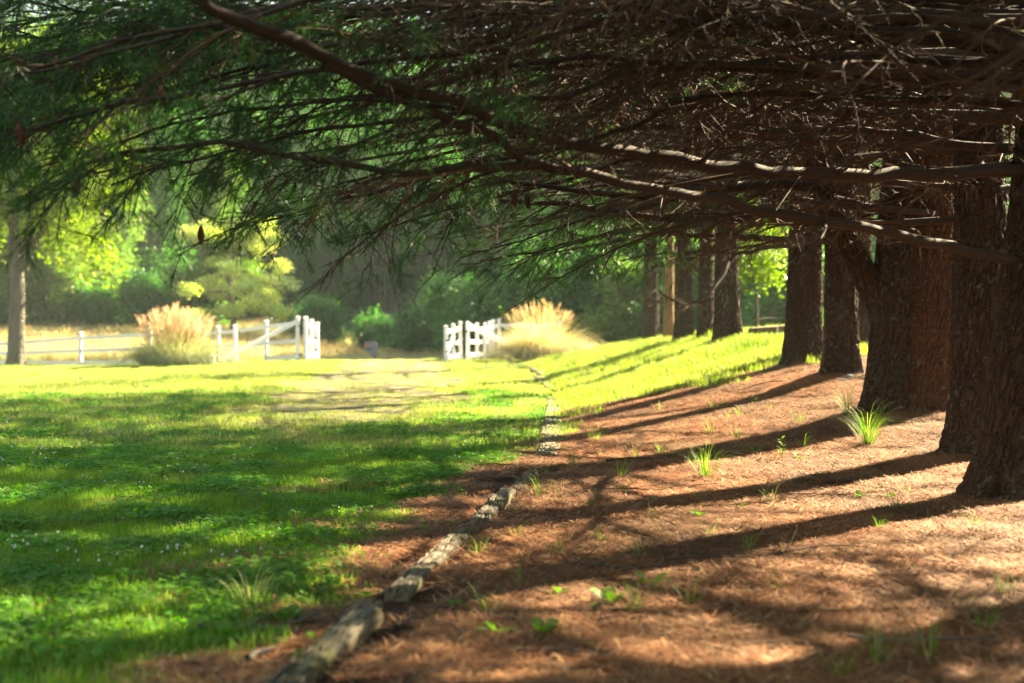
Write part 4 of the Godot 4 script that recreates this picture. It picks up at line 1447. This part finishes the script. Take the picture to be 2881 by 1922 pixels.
func stick_mesh(length: float, r: float, seed_: int, c: Color) -> ArrayMesh:
	rng.seed = seed_
	var W := MB.new()
	var p := PackedVector3Array()
	for k in 8:
		var t := k / 7.0
		p.append(V((t - 0.5) * length, r + 0.03 * absf(sin(t * 5.0 + seed_)) * length, 0.05 * length * sin(t * 4.0 + seed_)))
	W.tube(p, radii(r, r * 0.35, 8), 6, c, true)
	for k in 3:
		var q := curved(p[2 + k], V(R(0.2, 1), R(0.0, 0.25), R(-1, 1)), length * R(0.12, 0.3), 3, 0.6, 0.1)
		W.tube(q, radii(r * 0.5, r * 0.25, 4), 4, c)
	return one(W, M.wood)

# where a pixel of the photograph meets the ground
func foot(px: float, py: float) -> Vector2:
	var lo := 4.0
	var hi := 70.0
	var d := lo
	while d < hi:
		var p := at(px, py, d)
		if p.y < height(p.x, d):
			return Vector2(p.x, d)
		d += 0.05
	return Vector2(at(px, py, hi).x, hi)

func small_things() -> void:
	var g := "grass tufts growing through the needles"
	var k := 0
	for q in [[868, 448, 0.42, 120, "big bright grass tuft in the sun before the orange-barked pine"], [706, 480, 0.38, 60, "upright yellow-green grass tuft at the edge of shade on the needle bank"], [848, 415, 0.36, 60, "shaded grass tuft between the forked pine and the sunlit tuft"], [880, 392, 0.26, 50, "soft grass tuft at the foot of the orange-barked pine"],
			[770, 505, 0.16, 16, ""], [640, 560, 0.16, 14, ""], [560, 560, 0.15, 16, ""], [600, 545, 0.14, 12, ""], [620, 480, 0.2, 22, ""], [575, 470, 0.2, 20, ""], [540, 500, 0.22, 18, ""], [660, 455, 0.16, 16, ""], [735, 440, 0.16, 20, ""], [800, 425, 0.18, 20, ""], [590, 440, 0.2, 26, ""], [565, 432, 0.2, 26, ""], [520, 590, 0.16, 12, ""], [490, 618, 0.17, 16, ""],
			[880, 672, 0.24, 18, ""], [930, 668, 0.22, 16, ""], [985, 640, 0.22, 22, ""], [1005, 600, 0.15, 14, ""], [250, 612, 0.2, 44, "pale dry grass tuft at the lawn's ragged edge"], [840, 685, 0.2, 14, ""], [690, 610, 0.14, 10, ""], [480, 560, 0.15, 12, ""], [650, 520, 0.13, 10, ""], [710, 540, 0.14, 10, ""]]:
		k += 1
		var f := foot(q[0], q[1])
		var c := Color(0.14, 0.24, 0.035) if k != 23 else Color(0.34, 0.36, 0.18)
		var o := part("grass_tuft", tuft_mesh(q[3], q[2], 600 + k, c), self, on_ground(f.x, f.y))
		tag(o, q[4] if q[4] else "small sparse grass tuft growing through the pine needles", "grass tuft", g)
	rng.seed = 7711
	var spare := []
	for v in 5:
		spare.append(tuft_mesh(6 + 2 * v, 0.1 + 0.02 * v, 660 + v, Color(0.16, 0.26, 0.04)))
	for v in 46:
		rng.seed = 8800 + v
		var d := R(7.0, 21.0)
		var x := lerpf(edge(d) + 0.2, 4.0, pow(rng.randf(), 1.3))
		var o := part("grass_tuft", spare[v % 5], self, on_ground(x, d))
		o.rotation.y = R(0, TAU)
		o.scale = Vector3.ONE * R(0.7, 1.3)
		tag(o, "small sparse grass tuft growing through the pine needles", "grass tuft", g)
	g = "broad-leaved weeds among the needles"
	var wk := []
	for v in 4:
		wk.append(weed_mesh(5 + v, 0.09 + 0.015 * v, 900 + v))
	for q in [[515, 572], [470, 540], [446, 530], [392, 545], [385, 560], [420, 535], [330, 590], [305, 610], [365, 600], [345, 575], [285, 628], [315, 645], [270, 650], [300, 662], [225, 645], [240, 668], [530, 600], [560, 600], [610, 610], [470, 575], [455, 610], [500, 640], [545, 640], [590, 655], [780, 470], [800, 462], [740, 510], [845, 555], [690, 560], [860, 500], [650, 590], [820, 640], [620, 520], [655, 505], [755, 455], [905, 470], [890, 500], [700, 520]]:
		k += 1
		var f := foot(q[0], q[1])
		var o := part("broadleaf_weed", wk[k % 4], self, on_ground(f.x, f.y))
		rng.seed = 2000 + k
		o.rotation.y = R(0, TAU)
		o.scale = Vector3.ONE * R(0.7, 1.25)
		tag(o, "small broad-leaved weed sprouting from the pine needles", "weed", g)
	# one little sapling
	var f0 := foot(782, 462)
	var sp := thing("seedling", "little upright leafy seedling in the sunlit needles beside the grass tufts", "seedling", on_ground(f0.x, f0.y))
	rng.seed = 71
	var sb := MB.new()
	sb.tube(PackedVector3Array([V(0, -0.02, 0), V(0.01, 0.12, 0), V(0, 0.26, 0.01)]), radii(0.004, 0.002, 3), 5, Color(0.12, 0.14, 0.05))
	part("stem", one(sb, M.wood), sp)
	sb = MB.new()
	for q in 12:
		var a := q * 2.4
		var h := 0.08 + q * 0.016
		var o := V(cos(a), 0.35, sin(a)).normalized() * 0.07
		var w := V(-sin(a), 0, cos(a)) * 0.016
		sb.quad(V(0, h, 0), V(0, h, 0) + o * 0.5 + w, V(0, h, 0) + o, V(0, h, 0) + o * 0.5 - w, col(0.14, 0.24, 0.04, 0.2))
	part("leaves", one(sb, M.grass), sp)
	# fallen sticks
	g = "fallen pine sticks on the needle bank"
	for q in [[690, 462, 1.9, 0.012, 0.35, "long dark fallen stick lying across the shaded needle bank"], [895, 425, 0.75, 0.016, -0.5, "yellowish fallen stick beside the big sunlit grass tuft"], [640, 495, 1.6, 0.008, 0.3, ""], [770, 560, 1.5, 0.008, 0.25, ""], [545, 520, 0.7, 0.009, 0.5, ""], [610, 575, 1.1, 0.014, -0.1, "thick grey fallen stick in a dark shadow stripe"], [700, 580, 0.9, 0.007, 0.2, ""], [760, 640, 0.45, 0.011, 1.2, ""], [730, 600, 0.5, 0.01, 0.6, ""], [840, 598, 0.6, 0.008, 0.1, ""], [590, 490, 0.9, 0.007, 0.1, ""], [500, 470, 1.0, 0.008, -0.2, "bent grey twig beside the half-buried timber"], [470, 515, 0.8, 0.006, 0.2, ""], [430, 540, 0.7, 0.006, 0.15, ""], [560, 455, 0.9, 0.012, 0.1, ""], [540, 460, 0.7, 0.009, 0.5, ""], [285, 632, 0.85, 0.014, 0.12, "thick dark fallen stick at the lawn's edge among weeds"], [260, 665, 0.25, 0.02, 1.2, "short pale crooked stick standing among the weeds"], [860, 470, 0.8, 0.006, 0.5, ""], [930, 440, 0.9, 0.007, 0.2, ""], [800, 500, 1.2, 0.006, 0.3, ""], [950, 520, 0.6, 0.007, 0.4, ""], [690, 660, 1.6, 0.008, 0.05, ""], [960, 655, 1.0, 0.009, -0.3, ""], [780, 385, 1.4, 0.012, 0.3, ""], [740, 410, 1.2, 0.008, 0.5, ""], [860, 380, 1.0, 0.008, 0.7, ""], [650, 430, 0.8, 0.007, 0.2, ""], [900, 560, 0.5, 0.008, -0.4, ""], [640, 640, 0.4, 0.008, 0.8, ""]]:
		k += 1
		var f := foot(q[0], q[1])
		rng.seed = 3000 + k
		var c := col(0.17, 0.13, 0.09, 0.4)
		if q[5].contains("yellowish"): c = Color(0.36, 0.27, 0.09)
		if q[5].contains("pale"): c = Color(0.42, 0.34, 0.24)
		var o := part("fallen_stick", stick_mesh(q[2], q[3], k, c), self, on_ground(f.x, f.y, 0.012))
		var slope := (height(f.x + 0.4, f.y) - height(f.x - 0.4, f.y)) / 0.8
		o.rotation = Vector3(0, q[4], atan(slope))
		tag(o, q[5] if q[5] else "thin brown fallen stick lying on the pine needles", "stick", g)
	# fallen cones
	var cb := MB.new()
	rng.seed = 15
	for ring in 9:
		for s in 7:
			var a := TAU * (s + 0.5 * (ring % 2)) / 7.0
			var r := 0.012 + 0.02 * sin(PI * (0.15 + 0.75 * ring / 8.0))
			var o := V(0, cos(a), sin(a))
			var p := V(ring * 0.013 - 0.05, 0.03, 0)
			var w := V(0, -sin(a), cos(a)) * 0.009
			cb.quad(p + o * 0.006 - w * 0.4, p + o * 0.006 + w * 0.4, p + o * r + V(0.012, 0, 0) + w, p + o * r + V(0.012, 0, 0) - w, col(0.09, 0.055, 0.035, 0.3))
	var cone := one(cb, M.wood)
	for q in [[402, 638, "dark fallen pine cone in the hollow beside the broken timber"], [428, 528, "dark open cone lying in shade beside the long timber"], [505, 588, "brown fallen cone half sunk in the needles"]]:
		var f := foot(q[0], q[1])
		var o := part("pine_cone", cone, self, on_ground(f.x, f.y))
		o.rotation.y = q[0]
		tag(o, q[2], "pine cone")
	# stone
	var fs := foot(850, 380)
	var stb := MB.new()
	for i in 7:
		for j in 12:
			var a := PI * i / 6.0
			var e := TAU * j / 12.0
			var o := V(sin(a) * cos(e), cos(a), sin(a) * sin(e))
			stb.v.append(o * V(0.09, 0.06, 0.07) * (1.0 + 0.3 * n_fine.get_noise_3d(o.x * 0.6, o.y * 0.6, o.z * 0.6)))
			stb.c.append(Color.WHITE)
	for i in 6:
		for j in 12:
			var a := i * 12 + j
			var e := i * 12 + (j + 1) % 12
			stb.i.append(a); stb.i.append(e); stb.i.append(a + 12)
			stb.i.append(e); stb.i.append(e + 12); stb.i.append(a + 12)
	tag(part("stone", one(stb, M.stone), self, on_ground(fs.x, fs.y, 0.03)), "pale grey stone on the needles before the lichened pine", "stone")
	# stump between the near and the far pines
	var st := thing("tree_stump", "low sunlit sawn stump in the grass between near and far pines", "stump", on_ground(5.45, 30.4))
	var tb := MB.new()
	rng.seed = 18
	for ring in 5:
		for s in 26:
			var a := TAU * s / 26.0
			var r: float = [0.52, 0.44, 0.40, 0.395, 0.36][ring] * (1.0 + 0.09 * sin(a * 5.0) + 0.05 * n_fine.get_noise_2d(a * 2.0, ring * 0.1))
			var y: float = [-0.15, 0.05, 0.2, 0.235, 0.24][ring] + 0.03 * cos(a)
			tb.v.append(V(cos(a) * r, y, sin(a) * r))
			tb.c.append(Color(0.2, 0.14, 0.09))
	for ring in 4:
		for s in 26:
			var a := ring * 26 + s
			var e := ring * 26 + (s + 1) % 26
			tb.i.append(a); tb.i.append(e); tb.i.append(a + 26)
			tb.i.append(e); tb.i.append(e + 26); tb.i.append(a + 26)
	part("bark_ring", one(tb, M.bark), st)
	tb = MB.new()
	for s in 26:
		var a := TAU * s / 26.0
		var e := TAU * (s + 1) / 26.0
		var q := func(t: float) -> Vector3: return V(cos(t) * 0.365, 0.243 + 0.03 * cos(t), sin(t) * 0.365) * V(1.0 + 0.09 * sin(t * 5.0), 1, 1.0 + 0.09 * sin(t * 5.0))
		face(tb, [V(0, 0.245, 0), q.call(a), q.call(e)], Vector3.UP, col(0.42, 0.32, 0.22, 0.12))
	part("sawn_top", one(tb, M.wood), st)
	# white leaning stake beside the stump
	var lk := foot(795, 329)
	var pk := part("broken_stake", stick_mesh(1.0, 0.03, 99, Color(0.4, 0.4, 0.42)), self, on_ground(6.4, 31.0, 0.35))
	pk.rotation.z = 0.95
	tag(pk, "pale weathered broken stake leaning beside the stump", "stake")
